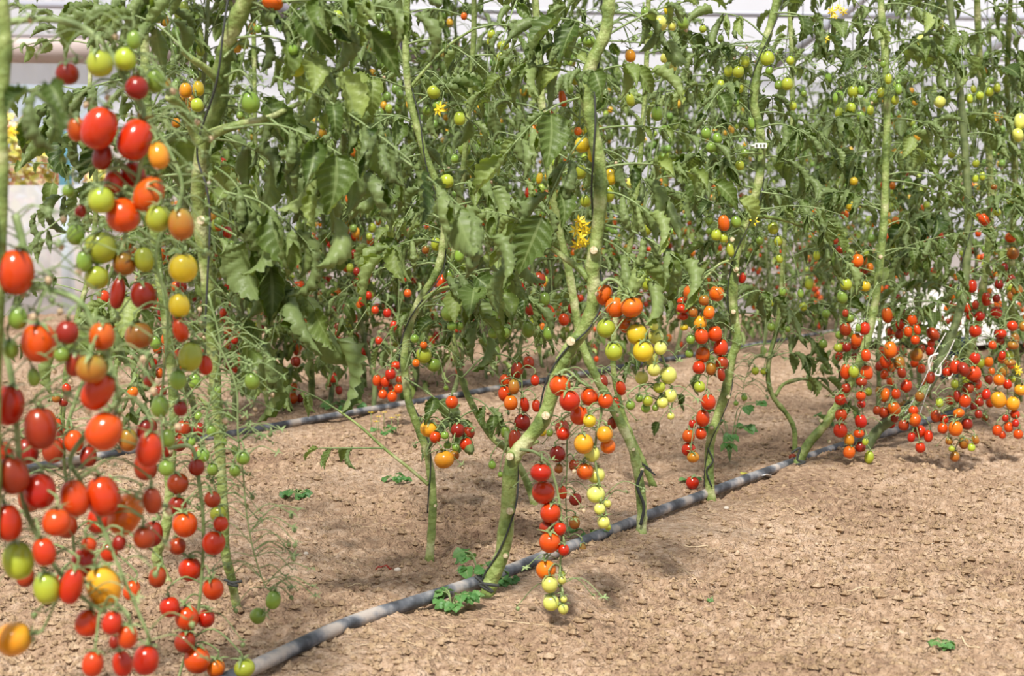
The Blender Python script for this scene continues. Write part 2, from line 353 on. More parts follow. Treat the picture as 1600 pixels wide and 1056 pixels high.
def film_material(name, col, opaque, through):
    m = bpy.data.materials.new(name); m.use_nodes = True; nt = m.node_tree; nt.nodes.clear(); out = nd(m, 'ShaderNodeOutputMaterial')
    d = nd(m, 'ShaderNodeBsdfDiffuse'); t = nd(m, 'ShaderNodeBsdfTranslucent'); tp = nd(m, 'ShaderNodeBsdfTransparent'); a = nd(m, 'ShaderNodeMixShader'); b = nd(m, 'ShaderNodeMixShader')
    tc = nd(m, 'ShaderNodeTexCoord'); n = nd(m, 'ShaderNodeTexNoise'); n.inputs['Scale'].default_value = 1.1; n.inputs['Detail'].default_value = 3; lk(m, tc.outputs['Object'], n.inputs['Vector'])
    r = ramp(m, n.outputs['Fac'], [(.3, tuple(c * .9 for c in col)), (.7, col)])
    for q in (d, t): lk(m, r.outputs['Color'], q.inputs['Color'])
    a.inputs['Fac'].default_value = .55; lk(m, d.outputs[0], a.inputs[1]); lk(m, t.outputs[0], a.inputs[2])
    b.inputs['Fac'].default_value = through; lk(m, a.outputs[0], b.inputs[1]); lk(m, tp.outputs[0], b.inputs[2]); lk(m, b.outputs[0], out.inputs['Surface']); return m
m_film = film_material('greenhouse_film', (.94, .94, .99), 1, .5)
m_roof = film_material('roof_film', (.92, .92, .97), 1, .80)
m_curtain = film_material('white_curtain', (.86, .87, .93), 1, .05)
m_roll = mat('rolled_curtain', (.48, .40, .38), .6)
m_pipe = mat('galvanised_pipe', (.40, .41, .47), .4, .5, .3)
WALL_Y, WALL_X, ROOF = 9.6, -4.6, 2.9
def slab(acc, a, b, z0, z1, th=.004):
    a = np.asarray(a, float); b = np.asarray(b, float); d = nrm(b - a); n = np.array([-d[1], d[0]]); nseg = 40; V = []
    for i in range(nseg + 1):
        p = a + (b - a) * i / nseg + n * (.012 * math.sin(i * 1.7) + .008 * math.sin(i * 4.1))
        for z in (z0, z1): V.append((*(p - n * th / 2), z)); V.append((*(p + n * th / 2), z))
    Q = []
    for i in range(nseg):
        k = i * 4; Q += [(k, k + 4, k + 6, k + 2), (k + 1, k + 3, k + 7, k + 5), (k, k + 1, k + 5, k + 4), (k + 2, k + 6, k + 7, k + 3)]
    Q += [(0, 2, 3, 1), (nseg * 4, nseg * 4 + 1, nseg * 4 + 3, nseg * 4 + 2)]
    acc.add(V, Q)
VX = (-3.75, -2.72); VZ = (0.86, 1.53)          # the open vent in the end wall
acc = Acc(); slab(acc, (WALL_X, WALL_Y), (VX[1], WALL_Y), -.02, VZ[0]); slab(acc, (WALL_X, WALL_Y), (VX[1], WALL_Y), VZ[1], ROOF); slab(acc, (WALL_X, WALL_Y), (VX[0], WALL_Y), VZ[0], VZ[1]); slab(acc, (VX[1], WALL_Y), (7.0, WALL_Y), -.02, ROOF)
prop(acc.build('wall_back', m_film), kind='structure', label='milky white film end wall of the greenhouse with an open vent')
acc = Acc(); slab(acc, (WALL_X, -3), (WALL_X, WALL_Y), -.02, ROOF); prop(acc.build('wall_left', m_film), kind='structure', label='milky white film side wall')
acc = Acc(); V = []; nseg = 24
for i in range(nseg + 1):
    q = i / nseg
    for y in (-3, WALL_Y): V.append((WALL_X + q * 11.6, y, ROOF + 1.2 * math.sin(math.pi * q)))
acc.add(V, [(2 * i, 2 * i + 1, 2 * i + 3, 2 * i + 2) for i in range(nseg)])
prop(acc.build('ceiling', m_roof), kind='structure', label='arched clear film roof')
# rolled curtain above the vent, greenhouse pipes
def rod(name, pts, r, m, label, cat, group=None, sides=10):
    acc = Acc(); tube(acc, catmull(pts, 4) if len(pts) > 2 else pts, r, sides); return prop(acc.build(name, m), label, cat, group)
a, b = (WALL_X + .1, WALL_Y - .12), (VX[1] + .6, WALL_Y - .12)
zc = 1.76
rod('rolled_curtain', [(*a, zc), (*b, zc - .02)], .095, m_roll, 'beige rolled up side curtain running above the open side vent', 'curtain')
# outside, seen through the vent
m_bush = mat('garden_bush', rough=.7)
noise_colour(m_bush, [(.30, (.38, .45, .10)), (.44, (.80, .70, .12)), (.55, (.9, .82, .5)), (.64, (.85, .33, .24)), (.75, (.85, .72, .55))], 9, 2, coord='Object')
rs = np.random.RandomState(11)
for gi, (tt, oo, hh, lab) in enumerate([(-4.1, 11.1, 1.50, 'yellow flowering garden bush seen through the side vent, next to the left picture edge'), (-3.0, 12.3, 1.45, 'pinkish flowering garden bush seen through the side vent beside the blue post'), (-5.6, 12.6, 1.6, 'pale garden bush outside the vent, beyond the yellow one')]):
    acc = Acc(); c = (tt, oo); n = 2600; d = rs.randn(n, 3); d /= np.linalg.norm(d, axis=1)[:, None]; rr = .55 + .45 * rs.rand(n, 1) ** .4
    ctr = d * rr * np.array([.72, .5, hh / 2]) + np.array([c[0], c[1], hh / 2]); t1 = rs.randn(n, 3); t1 /= np.linalg.norm(t1, axis=1)[:, None]; t2 = np.cross(t1, d); s = .035 + .04 * rs.rand(n, 1)
    V = np.stack([ctr - t1 * s, ctr + t2 * s * .6, ctr + t1 * s, ctr - t2 * s * .6 + d * s * .3], 1).reshape(-1, 3); acc.add(V, np.arange(n * 4).reshape(-1, 4))
    rt = empty('garden_bush', (c[0], c[1], 0)); ob = acc.build('foliage', m_bush, rt, (c[0], c[1], 0)); ob.location = (0, 0, 0)
    acc = Acc(); tube(acc, [(c[0], c[1], -.03), (c[0] + .03, c[1], hh * .5)], [.04, .02], 8); ob = acc.build('trunk', m_dark, rt, (c[0], c[1], 0)); ob.location = (0, 0, 0)
    prop(rt, lab, 'bush')
m_blue = mat('blue_paint', (.22, .55, .68), .5)
pb = P(103, 300, 10.1); rod('blue_post', [(pb[0], pb[1], -.03), (pb[0], pb[1], 1.25)], .045, m_blue, 'light blue post standing outside behind the open side vent', 'post', sides=12)
rod('roof_gutter', [P(330, -22, 5.2), P(465, 28, 5.8), P(600, 66, 6.4), P(720, 106, 7.2), P(840, 132, 8.0), P(950, 150, 8.8)], .045, mat('grey_gutter', (.30, .27, .32), .55), 'dark grey overhead pipe crossing above the tomato beds at upper left', 'pipe')
rod('cross_tube', [P(-100, 6, 9.3), P(1330, 24, 9.3), P(2380, 44, 9.3)], .022, m_pipe, 'upper horizontal white metal tube crossing under the greenhouse roof', 'tube')
rod('cross_tube', [P(600, 72, 9.35), P(1330, 86, 9.35), P(2380, 112, 9.35)], .022, m_pipe, 'lower horizontal white metal tube crossing behind the hanging strings', 'tube')
rod('brace_tube', [P(1200, 108, 9.1), P(1500, -117, 9.1)], .034, m_pipe, 'slanted white metal brace tube left of the hanging strings', 'tube')
rod('brace_tube', [P(1500, 104, 9.1), P(1860, -112, 9.1)], .034, m_pipe, 'slanted white metal brace tube near the upper right corner', 'tube')
rod('brace_tube', [P(440, -100, 9.1), P(840, 60, 9.1)], .02, m_pipe, 'slanted pale metal tube glimpsed between vines above the beds', 'tube')

# hoses
m_hose = mat('black_hose', rough=.5, spec=.4); noise_colour(m_hose, [(.42, (.045, .05, .06)), (.49, (.11, .12, .14)), (.54, (.25, .25, .26)), (.60, (.44, .39, .35))], 13, 12, .5, 120)
def ground_line(pix, lift): out = []; 
def hose(name, pts2, r, label, sink=0.0, cat='hose'):
    base = catmull([(*p, 0) for p in pts2], 10); z = soft_height(base[:, 0], base[:, 1]); k = 9; z = np.convolve(np.pad(z, k, mode='edge'), np.ones(2 * k + 1) / (2 * k + 1), 'valid'); base[:, 2] = z + r * 1.1 - sink
    acc = Acc(); tube(acc, base, r, 16); return prop(acc.build(name, m_hose), label, cat)
hp = [G(x, y)[:2] for x, y in [(240, 1112), (400, 1048), (545, 985), (680, 938), (800, 895), (930, 843), (1060, 788), (1180, 747), (1310, 702), (1420, 668), (1520, 640)]]
hose('drip_hose', hp, .0105, 'dusty black drip hose running along the front bed of tomato stems')
hose('drip_hose', [bed(1.62, t) for t in (-1.2, -.6, 0, .6, 1.4, 2.2, 3.5, 6)], .011, 'black drip hose in the second bed, lying in the shade behind', .002)

# ------------------------------------------------------------------ fruit trusses and plants of the front beds
def parse(s):
    out = []
    for tok in s.split():
        a = tok.split(','); out.append([float(a[0]), float(a[1]), float(a[2]), float(a[3]), a[4], float(a[5]) if len(a) > 5 else None])
    return out
n_fruit = [0]
def truss(parent, d, rach, fruits, shape='plum', r0=.0028, seed=0, spray=0, spread=.02):
    rng = random.Random(seed * 77 + 5); F = parse(fruits); acc = Acc()
    rp = np.array([P(x, y, d + .012 + (q[0] if q else 0)) for x, y, *q in rach]); rp = catmull(rp, 6); tube(acc, rp, np.linspace(r0, r0 * .55, len(rp)), 7)
    # fruits at their own depths, pushed back until none runs into another
    items = []
    for x, y, w, h, c, tilt in F:
        dd = d + rng.uniform(-spread, spread); ti = math.radians(tilt if tilt is not None else rng.uniform(-14, 14)); bk = rng.uniform(-.25, .25)
        if shape == 'round' and tilt is None: h = min(h, w * 1.05)
        items.append([x, y, w, h, c, dd, nrm([math.sin(ti), bk, math.cos(ti)])])
    def ell(a): W = a[2] / FPX * a[5]; H = a[3] / FPX * a[5]; return P(a[0], a[1], a[5]), W / 2, H / 2
    for it in range(60):
        moved = False
        for i in range(len(items)):
            for j in range(i + 1, len(items)):
                A, B = items[i], items[j]
                if abs(A[0] - B[0]) > (A[2] + B[2]) or abs(A[1] - B[1]) > (A[3] + B[3]): continue
                ca, wa, ha = ell(A); cb, wb, hb = ell(B); v = cb - ca; dz = abs(v[2]); L = math.hypot(v[0], v[1], v[2]) + 1e-6
                f = dz / L; need = (wa * (1 - f) + ha * f) + (wb * (1 - f) + hb * f)
                if L < need * .97:
                    moved = True; k = (need - L) * .35 + .0008
                    if B[5] >= A[5]: B[5] += k; A[5] -= k * .5
                    else: A[5] += k; B[5] -= k * .5
        if not moved: break
    tobs = []
    for x, y, w, h, c, dd, ax in items:
        ctr, wr, hr = ell([x, y, w, h, c, dd]); 
        me = FM[(shape, c)]; ob = bpy.data.objects.new('tomato', me); C.objects.link(ob); X, Y, Z = rot_to(ax)
        M = np.eye(4); M[:3, 0] = X * wr * 2; M[:3, 1] = Y * wr * 2; M[:3, 2] = Z * hr * 2; M[:3, 3] = ctr
        tobs.append((ob, M)); top = ctr + Z * hr * .93
        j = min(range(len(rp)), key=lambda k: np.linalg.norm(rp[k] - top) + (.6 * max(0, top[2] + .008 - rp[k][2])))
        a = rp[j]; L = np.linalg.norm(a - top); mid = (a + top) / 2 + np.array([0, 0, .25 * L]) + Z * L * .12
        tube(acc, catmull([a, mid, top + Z * min(.012, L * .3), top], 4), np.linspace(.0014, .0011, 13), 5, caps=False)
        kn = top + Z * min(.012, L * .3); lathe(acc, frame(X, Y, Z, kn, .0022), [(0.01, -1), (.8, -.5), (1, 0), (.8, .5), (.01, 1)], 6)
        calyx(acc, top, Z, wr * 2 * (1.0 if wr > .010 else 1.25), rng)
    for k in range(spray):
        j = rng.randrange(len(rp)); a = rp[j]; s = .02 + .05 * rng.random(); e = a + np.array([rng.choice((-1, 1)) * s, rng.uniform(-.5, .5) * s, rng.uniform(-.6, .4) * s])
        mid = (a + e) / 2 + np.array([0, 0, .3 * s]); tube(acc, catmull([a, mid, e], 4), .0008, 4, caps=False); ax = nrm([rng.uniform(-.6, .6), rng.uniform(-.4, .4), 1]); calyx(acc, e, ax, .018, rng)
        if rng.random() < .45: lathe(acc, frame(*rot_to(ax), e - ax * .004, .0035), [(.01, 1), (.9, .5), (1, 0), (.6, -1), (.01, -1.3)], 6, 0 if rng.random() < .6 else 1)
    tr = acc.build('fruit_truss', [m_truss, m_dry], parent, tuple(rp[0])); from mathutils import Matrix
    org = np.array(rp[0]) 
    for ob, M in tobs:
        ob.parent = tr; M2 = M.copy(); M2[:3, 3] -= org; ob.matrix_local = Matrix(M2.tolist()); n_fruit[0] += 1
    return tr

from mathutils import Matrix
def stubs(parent, lst, d):
    for x, y, w in lst:
        acc = Acc(); p = P(x, y, d - .012); ax = nrm([-.15 + .3 * ((x * 7) % 1), -1, .1]); r = w * .42 / FPX * d; q = p
        lathe(acc, frame(*rot_to(ax), q, r), [(1.25, -1.6), (1.1, -.6), (1.0, .3), (.95, .5)], 12, 0); lathe(acc, frame(*rot_to(ax), q, r), [(.95, .5), (.6, .6), (.01, .55)], 12, 1)
        o = acc.build('cut_stub', [m_stem, m_cut], parent, tuple(p))
def stem_plant(name, label, path, d, w0, w1, group=None, m=None, nodes=True, branches=(), seed=0):
    rng = random.Random(seed + 900); m = m or m_stem
    D = (lambda k: d) if not isinstance(d, (list, tuple)) else (lambda k: d[0] + (d[1] - d[0]) * k / (len(path) - 1))
    g = G(*path[0]); base = (g[0], g[1], float(soft_height(g[0], g[1]))) if path[0][1] > 560 else tuple(P(*path[0], D(0)))
    root = empty(name, base); acc = Acc()
    pts = np.array([P(x, y, D(k)) for k, (x, y) in enumerate(path)])
    if path[0][1] > 560: pts[0][2] = min(pts[0][2], base[2] - .01)
    up = pts[-1]; ext = [up + np.array([.02 * math.sin(q * 2 + seed), .02 * q * (1 if seed % 2 else -1), .16 * q]) for q in range(1, 7) if up[2] + .16 * q < 1.95]
    if ext: pts = np.vstack([pts, ext])
    sm = catmull(pts, 10); n = len(sm); w = np.interp(np.arange(n), [0, n - 1 - 10 * len(ext), n - 1], [w0, w1, w1 * .5 if ext else w1]) / 2 / FPX * np.array([np.interp(i, [0, n - 1 - 10 * len(ext), n - 1], [D(0), D(len(path) - 1), D(len(path) - 1)]) for i in range(n)])
    w = w * .87 * (1 + .035 * np.sin(np.arange(n) * 1.3 + seed) + .035 * np.sin(np.arange(n) * .57)); w[:3] *= 1.12
    if nodes:
        for i in range(8, n - 2, 17): w[i] *= 1.14; w[i - 1] *= 1.07; w[i + 1] *= 1.05
    tube(acc, sm, w, 14)
    for br in branches:                              # (list of (px,py,ddepth)), w0, w1
        bp = np.array([P(x, y, D(0) * 0 + (br[3] if len(br) > 3 else D(len(path) // 2)) + q) for x, y, q in br[0]]); bs = catmull(bp, 8)
        tube(acc, bs, np.linspace(br[1], br[2], len(bs)) / 2 / FPX * D(0), 9)
    st = acc.build('stem', [m, m_cut], root, base); st.location = (0, 0, 0)
    root['label'] = label; root['category'] = 'tomato plant'
    if group: root['group'] = group
    root_pts[root.name] = sm
    return root
root_pts = {}
def leaves_on(root, explicit=(), nrand=0, ylim=(-200, 400), size=.075, length=.26, seed=0, away=0.0, q='h', tint=None, near=None, pairs=3):
    """explicit: (x0,y0,d0,x1,y1,d1,size[,droop]) ; random leaves grow from the stem between the heights ylim"""
    rng = random.Random(seed * 31 + 1); acc = Acc()
    for e in explicit:
        a = P(*e[:3]); b = P(*e[3:6]); dr = e[7] if len(e) > 7 else .25; L = np.linalg.norm(b - a)
        c = [a, a * .6 + b * .4 + np.array([0, 0, L * dr * .5]), a * .25 + b * .75 + np.array([0, 0, L * dr * .35]), b]
        add_leaf(acc, a, b - a, L, 0, max(2, min(4, int(L / .06))), e[6], rng, q, curve=c, limp=.8, tint=e[8] if len(e) > 8 else tint)
    sm = root_pts[root.name]; dd = np.mean(sm[:, 1])
    zt = P(800, ylim[0], dd)[2]; zb = P(800, ylim[1], dd)[2]; cand = [p for p in sm if zb < p[2] < zt + .35]; nrand = int(nrand * 1.12)
    for k in range(nrand):
        if not cand: break
        p = cand[int((k + rng.random()) / nrand * len(cand)) % len(cand)]; a = rng.uniform(0, 2 * math.pi) if k % 2 else rng.uniform(-.6, .6) + math.pi * (k % 4 == 0)
        dv = np.array([math.cos(a), abs(math.sin(a)) if rng.random() < away else math.sin(a), rng.uniform(.0, .7)]); 
        add_leaf(acc, p, dv, length * rng.uniform(.6, 1.15), rng.uniform(.1, .9), rng.choice((pairs, pairs + 1)), size * rng.uniform(.5, 1.1), rng, q, tint=tint, limp=rng.choice((0, .2, .5, .8)))
    if acc.V or acc.inst:
        o = acc.build('foliage', [m_leaf, m_truss], root, tuple(root.location)); o.location = (0, 0, 0)
def flowers(parent, pts, d, r=.012, seed=1):
    rng = random.Random(seed)
    for x, y in pts:
        acc = Acc(); c = P(x, y, d); ax = nrm([rng.uniform(-.5, .5), -.8, rng.uniform(-.6, .3)]); X, Y, Z = rot_to(ax); a0 = rng.uniform(0, 1)
        for k in range(6):
            a = a0 + k * math.pi / 3; dv = X * math.cos(a) + Y * math.sin(a); s = np.cross(Z, dv)
            acc.add([c, c + dv * r * .5 + s * r * .2 + Z * r * .1, c + dv * r - Z * r * .3, c + dv * r * .5 - s * r * .2 + Z * r * .1], [(0, 1, 2, 3)])
        lathe(acc, frame(X, Y, Z, c, r * .2), [(.6, -1), (.8, 0), (.5, 1.6), (.01, 2)], 6)
        tube(acc, catmull([c - Z * r * .2, c - Z * r + np.array([0, 0, r]), c - Z * r * 1.6 + np.array([0, 0.004, r * 2.2])], 3), .0008, 4, 1)
        acc.build('flower', [m_flower, m_truss], parent, tuple(c))
def wpos(root): pass

# --- nearest plant, its stem on the picture's left edge
L0 = stem_plant('tomato_plant', 'nearest tomato plant at the left edge with big ripe red plum tomatoes on arching stalks', [(-60, 1900), (-40, 1300), (-14, 900), (-8, 600), (2, 300), (2, 180), (8, 60), (0, -80)], 1.33, 26, 22, seed=1)
# --- second plant at left with the forked light green stem
L2 = stem_plant('tomato_plant', 'tomato plant with thick forked light green stem beside yellow fruit', [(372, 962), (362, 905), (352, 860), (346, 740), (338, 620), (330, 520), (324, 440), (312, 345), (310, 280), (320, 215), (342, 165), (346, 110), (358, 60), (384, 0), (410, -70)], (2.19, 1.95), 15, 32, seed=2,
    branches=[([(312, 225, 0), (298, 195, -.01), (282, 165, -.04), (262, 152, -.07)], 17, 10, 2.0), ([(325, 212, 0), (350, 202, 0), (385, 192, 0), (420, 184, .0), (470, 160, .02)], 16, 7, 2.0), ([(344, 130, 0), (325, 110, -.02), (300, 92, -.04), (285, 80, -.04)], 13, 7, 2.0)])
L1 = stem_plant('tomato_plant', 'dark bent tomato stem standing behind the low hanging red trusses at lower left', [(266, 927), (258, 905), (247, 880), (246, 862), (258, 830), (264, 780), (266, 735), (272, 640), (262, 520), (245, 400), (235, 250), (228, 120), (220, -40)], (2.34, 2.3), 20, 16, seed=3)
# --- front bed
F1 = stem_plant('tomato_plant', 'central tomato plant with thick curving pale green stem and bright red, orange and cream trusses', [(757, 945), (768, 905), (785, 862), (793, 800), (800, 722), (822, 690), (850, 652), (870, 590), (888, 548), (915, 510), (928, 465), (926, 415), (936, 340), (938, 270), (928, 210), (915, 140), (926, 95), (946, 50), (952, 0), (962, -80)], 2.29, 28, 21, seed=4,
    branches=[([(920, 436, 0), (905, 420, .01), (885, 405, .02), (862, 388, .03)], 13, 8, 2.29), ([(805, 705, .02), (815, 700, .05), (840, 690, .1)], 9, 6, 2.29)])
F2 = stem_plant('tomato_plant', 'leaning tomato stem rooted behind the hose, right of the hanging red and yellow trusses', [(1001, 838), (1003, 800), (998, 745), (988, 700), (962, 645), (938, 600), (918, 560), (905, 520), (890, 430), (868, 330), (850, 200), (840, 60), (835, -60)], (2.74, 2.85), 19, 12, seed=5)
F3 = stem_plant('tomato_plant', 'tall wavy light green tomato stem rooted at the hose with orange-red cascade on its left', [(1111, 778), (1108, 735), (1110, 690), (1122, 648), (1134, 610), (1143, 560), (1152, 530), (1146, 480), (1147, 430), (1152, 390), (1168, 340), (1184, 290), (1190, 240), (1186, 195), (1178, 160), (1184, 110), (1198, 60), (1214, 0), (1224, -70)], (3.12, 3.15), 17, 14, seed=6,
    branches=[([(1150, 404, 0), (1136, 408, -.01), (1120, 416, -.02), (1100, 436, -.03)], 5, 4, 3.12), ([(1170, 340, 0), (1190, 338, .0), (1230, 345, .02), (1260, 355, .02)], 7, 5, 3.12)])
F4 = stem_plant('tomato_plant', 'slanting tomato stem tied at the hose, with a long red column of fruit', [(1244, 730), (1262, 695), (1290, 662), (1312, 628), (1335, 585), (1355, 530), (1366, 480), (1374, 420), (1382, 330), (1384, 250), (1386, 170), (1383, 90), (1376, 0), (1374, -70)], (3.50, 3.62), 17, 12, seed=7)
F5 = stem_plant(m=m_stem_far_or_shaded, name='tomato_plant', label= 'shaded thick tomato stem leaning right over the end of the visible hose', path=[(1350, 696), (1372, 672), (1408, 645), (1448, 608), (1470, 560), (1490, 515), (1505, 460), (1512, 380), (1512, 300), (1506, 210), (1498, 120), (1484, 0), (1478, -70)], d=(3.85, 3.98), w0=19, w1=11, seed=8)  # the darker stem colour puts this stem's shade into its material
F6 = stem_plant('tomato_plant', 'upright tomato stem near the right side, loaded with clusters of small red plum tomatoes', [(1476, 650), (1500, 600), (1524, 520), (1540, 420), (1548, 330), (1545, 240), (1534, 130), (1528, 40), (1524, -70)], (4.45, 4.1), 13, 11, seed=9)
F7 = stem_plant('tomato_plant', 'tomato plant at the right edge carrying two large orange plum tomatoes', [(1592, 622), (1588, 560), (1580, 460), (1584, 330), (1586, 240), (1574, 150), (1576, 60), (1582, -60)], (4.85, 4.1), 13, 8, seed=10)
# --- twin line of the same bed
B1 = stem_plant('tomato_plant', 'slim tomato stem with a bare side shoot standing left of the central plant', [(670, 880), (675, 820), (676, 770), (668, 710), (652, 665), (637, 620), (632, 560), (640, 510), (655, 470), (682, 425), (692, 380), (694, 320), (664, 240), (648, 185), (638, 140), (634, 60), (640, -60)], (2.53, 2.6), 15, 12, seed=11,
    branches=[([(669, 757, 0), (640, 732, .02), (600, 700, .05), (565, 668, .08), (530, 642, .10)], 6, 4, 2.53), ([(640, 138, 0), (665, 108, 0), (700, 72, .02), (740, 45, .02)], 6, 4, 2.6), ([(662, 468, 0), (690, 452, -.01), (730, 446, -.02), (775, 440, -.03)], 9, 5, 2.55)])
B2 = stem_plant('tomato_plant', 'thin dark tomato stem running down behind the central plant to the left', [(838, 790), (820, 745), (795, 705), (768, 682), (742, 640), (724, 600), (712, 550), (706, 510), (706, 430), (716, 330), (730, 200), (740, 60), (742, -60)], (3.04, 3.1), 13, 9, seed=12)
B3 = stem_plant('tomato_plant', 'pair-row tomato stem bending down to a black tie, behind the cream truss', [(1022, 752), (1005, 722), (990, 690), (976, 655), (964, 610), (958, 560), (964, 480), (985, 380), (1000, 250), (1010, 100), (1015, -60)], (3.31, 3.3), 12, 9, seed=13)
B4 = stem_plant('tomato_plant', 'thin zigzag tomato stem standing alone on reddish soil left of the slanting tied stem', [(1242, 700), (1241, 672), (1230, 648), (1208, 620), (1200, 590), (1203, 555), (1216, 500), (1224, 400), (1230, 300), (1238, 180), (1236, 60), (1230, -60)], (3.80, 3.8), 9, 8, seed=14, branches=[([(1212, 618, 0), (1225, 600, .03), (1255, 592, .05), (1290, 605, .06), (1320, 640, .07)], 6, 4, 3.8)])
# --- second bed plants that can be told apart
S1 = stem_plant('tomato_plant', 'second-bed tomato plant with short green stem and a few orange fruit near the soil', [(486, 628), (487, 595), (484, 550), (478, 480), (470, 400), (466, 300), (470, 150), (460, 0), (460, -60)], (4.8, 4.8), 13, 8, seed=15)
S2 = stem_plant('tomato_plant', 'second-bed tomato plant with thin dark stem under a tight cluster of red fruit', [(571, 606), (568, 580), (558, 560), (550, 520), (548, 440), (540, 330), (545, 200), (552, 0), (552, -60)], (5.2, 5.1), 8, 8, seed=16)
S3 = stem_plant('tomato_plant', 'second-bed tomato plant whose red fruit cluster hangs just left of the slim stem', [(640, 598), (630, 560), (622, 500), (618, 420), (610, 300), (600, 150), (604, 0), (604, -60)], (5.3, 4.8), 9, 8, seed=17)
S0 = stem_plant('tomato_plant', 'second-bed tomato plant seen through the sprays of tiny green fruit', [(424, 652), (412, 600), (408, 560), (404, 480), (410, 380), (400, 250), (396, 0), (396, -60)], (4.4, 4.4), 8, 8, seed=18)
SR = stem_plant('tomato_plant', 'second-bed tomato plant behind the big left trusses with small red clusters low down', [(96, 730), (98, 640), (110, 540), (140, 420), (150, 300), (140, 150), (150, 0), (150, -60)], (3.55, 3.6), 10, 8, seed=19)

# stubs of pruned leaves
stubs(F1, [(892, 533, 17), (853, 649, 16), (797, 713, 15), (797, 798, 14), (928, 391, 15), (790, 868, 10)], 2.285)
stubs(L2, [(315, 344, 17)], 1.95)
stubs(F3, [(1146, 487, 9), (1150, 421, 10), (1135, 564, 9), (1138, 620, 8), (1144, 374, 9), (1112, 668, 8)], 3.12)
stubs(F4, [(1283, 657, 7), (1296, 690, 6), (1376, 401, 8)], 3.52); stubs(F2, [(1003, 733, 8), (990, 702, 7)], 2.76); stubs(B1, [(680, 790, 6)], 2.52)

# --- trusses
truss(L0, 1.45, [(4, 36), (60, 30), (120, 38), (165, 72), (192, 118), (215, 155), (225, 175), (222, 240), (210, 310), (200, 345), (190, 395)],
 '155,200,54,68,r,24 211,218,52,66,r,20 233,303,46,60,o,22 192,336,52,54,r 158,312,41,42,l 247,341,38,42,l 283,350,40,50,b 105,115,36,34,d 156,99,40,42,l 196,92,34,36,l 209,62,22,30,g 243,126,32,38,g 214,137,36,36,d 120,202,30,38,o 248,243,32,42,a 208,272,38,40,r 178,284,30,36,r 160,245,30,42,d 107,298,20,20,g 126,330,18,22,d', seed=1, spray=44, r0=.0038)
truss(L0, 1.62, [(225, 180), (262, 230), (285, 300), (250, 370), (245, 420), (262, 470), (258, 560), (250, 640)],
 '157,386,50,52,l 286,418,45,46,y 194,411,36,38,b 225,405,30,40,l 151,433,38,38,l 131,408,24,34,g 118,366,28,34,g 280,477,33,38,y 224,461,40,44,d 184,458,24,50,d 217,524,44,42,b 282,516,24,38,r 297,557,38,46,l 321,570,22,32,r 278,593,26,32,g 250,635,28,34,g 282,638,22,24,d 262,684,24,30,g 260,731,24,26,g 233,595,18,18,d', seed=2, spray=34, r0=.0026)
truss(L0, 1.33, [(24, 335), (38, 390), (42, 440), (80, 452), (125, 472), (150, 520), (172, 565), (188, 625)],
 '24,425,58,72,r,6 61,535,56,62,r,2 28,497,30,36,g 105,519,36,38,d 159,525,40,44,o 96,554,24,24,g 17,545,24,30,g 143,575,48,46,b 153,611,47,64,r,34 53,589,20,30,g 116,569,28,40,d 163,673,56,62,r,30 63,669,50,68,d', seed=3, spray=26, r0=.0040)
truss(L0, 1.36, [(-12, 440), (2, 520), (20, 600), (28, 690), (36, 780), (60, 840), (90, 890), (125, 930), (160, 955)],
 '13,633,50,64,r 8,709,28,42,r 20,742,50,62,d 62,767,50,58,r 12,816,44,60,r 28,875,48,62,l 73,918,42,52,l 88,816,44,44,r 22,998,54,54,a,75 69,862,36,46,r 112,915,36,60,r 137,973,40,44,r 175,973,32,38,r 199,994,32,40,r 178,1003,16,22,d 145,1037,34,42,r 191,1037,32,42,r', seed=4, spray=26, r0=.0036)
truss(L0, 1.40, [(188, 625), (150, 660), (110, 715), (125, 750), (150, 800), (175, 860), (205, 930), (235, 1000)],
 '161,775,54,66,r 197,803,50,70,o,26 116,778,44,60,r 131,879,40,46,r 161,916,54,68,a 233,702,41,56,r 139,850,24,26,r 225,840,34,36,d 228,1031,42,48,r 238,782,30,44,d 186,848,22,26,d', seed=5, spray=24, r0=.0030)
truss(L1, 1.80, [(262, 700), (300, 700), (312, 760), (318, 820), (316, 890), (310, 950), (296, 1000), (276, 1070)],
 '289,819,40,46,r 297,889,37,42,r 334,848,37,42,r 333,920,34,38,r 292,965,38,42,r 265,948,32,36,r 278,755,34,34,d 307,730,26,28,d 289,1003,34,42,d 308,1031,42,44,r 337,1043,30,38,o 322,966,28,40,r 277,853,28,28,d 277,790,30,32,d 332,780,26,30,d 345,818,24,28,r 382,1044,34,30,l', shape='round', seed=6, spray=8, r0=.0030)
truss(L2, 1.90, [(330, 520), (352, 560), (370, 610), (372, 680), (380, 740), (385, 800), (396, 860), (412, 910), (424, 925)],
 '394,595,24,28,g 427,937,24,30,g 403,962,26,24,g,60 317,711,22,22,g 380,715,22,22,g 330,673,16,18,g 367,735,18,20,g 332,733,18,20,g 341,802,26,26,l', seed=7, spray=60, r0=.0016)
truss(L2, 1.93, [(326, 460), (345, 545), (330, 620), (318, 680), (330, 740), (345, 790)], '340,610,12,14,g 355,650,12,14,g 310,650,12,14,g 300,690,12,14,g 350,690,10,12,g', seed=8, spray=60, r0=.0016)
truss(L2, 1.95, [(384, 0), (410, 10), (450, 40), (462, 70)], '426,3,34,24,o 462,102,30,36,l,-8 458,78,16,16,g', seed=9, spray=6, r0=.002)
truss(L2, 1.97, [(350, 120), (375, 110), (392, 130), (393, 145)], '391,160,30,34,g 403,45,12,14,g 375,180,10,12,g', seed=10, spray=3, r0=.002)
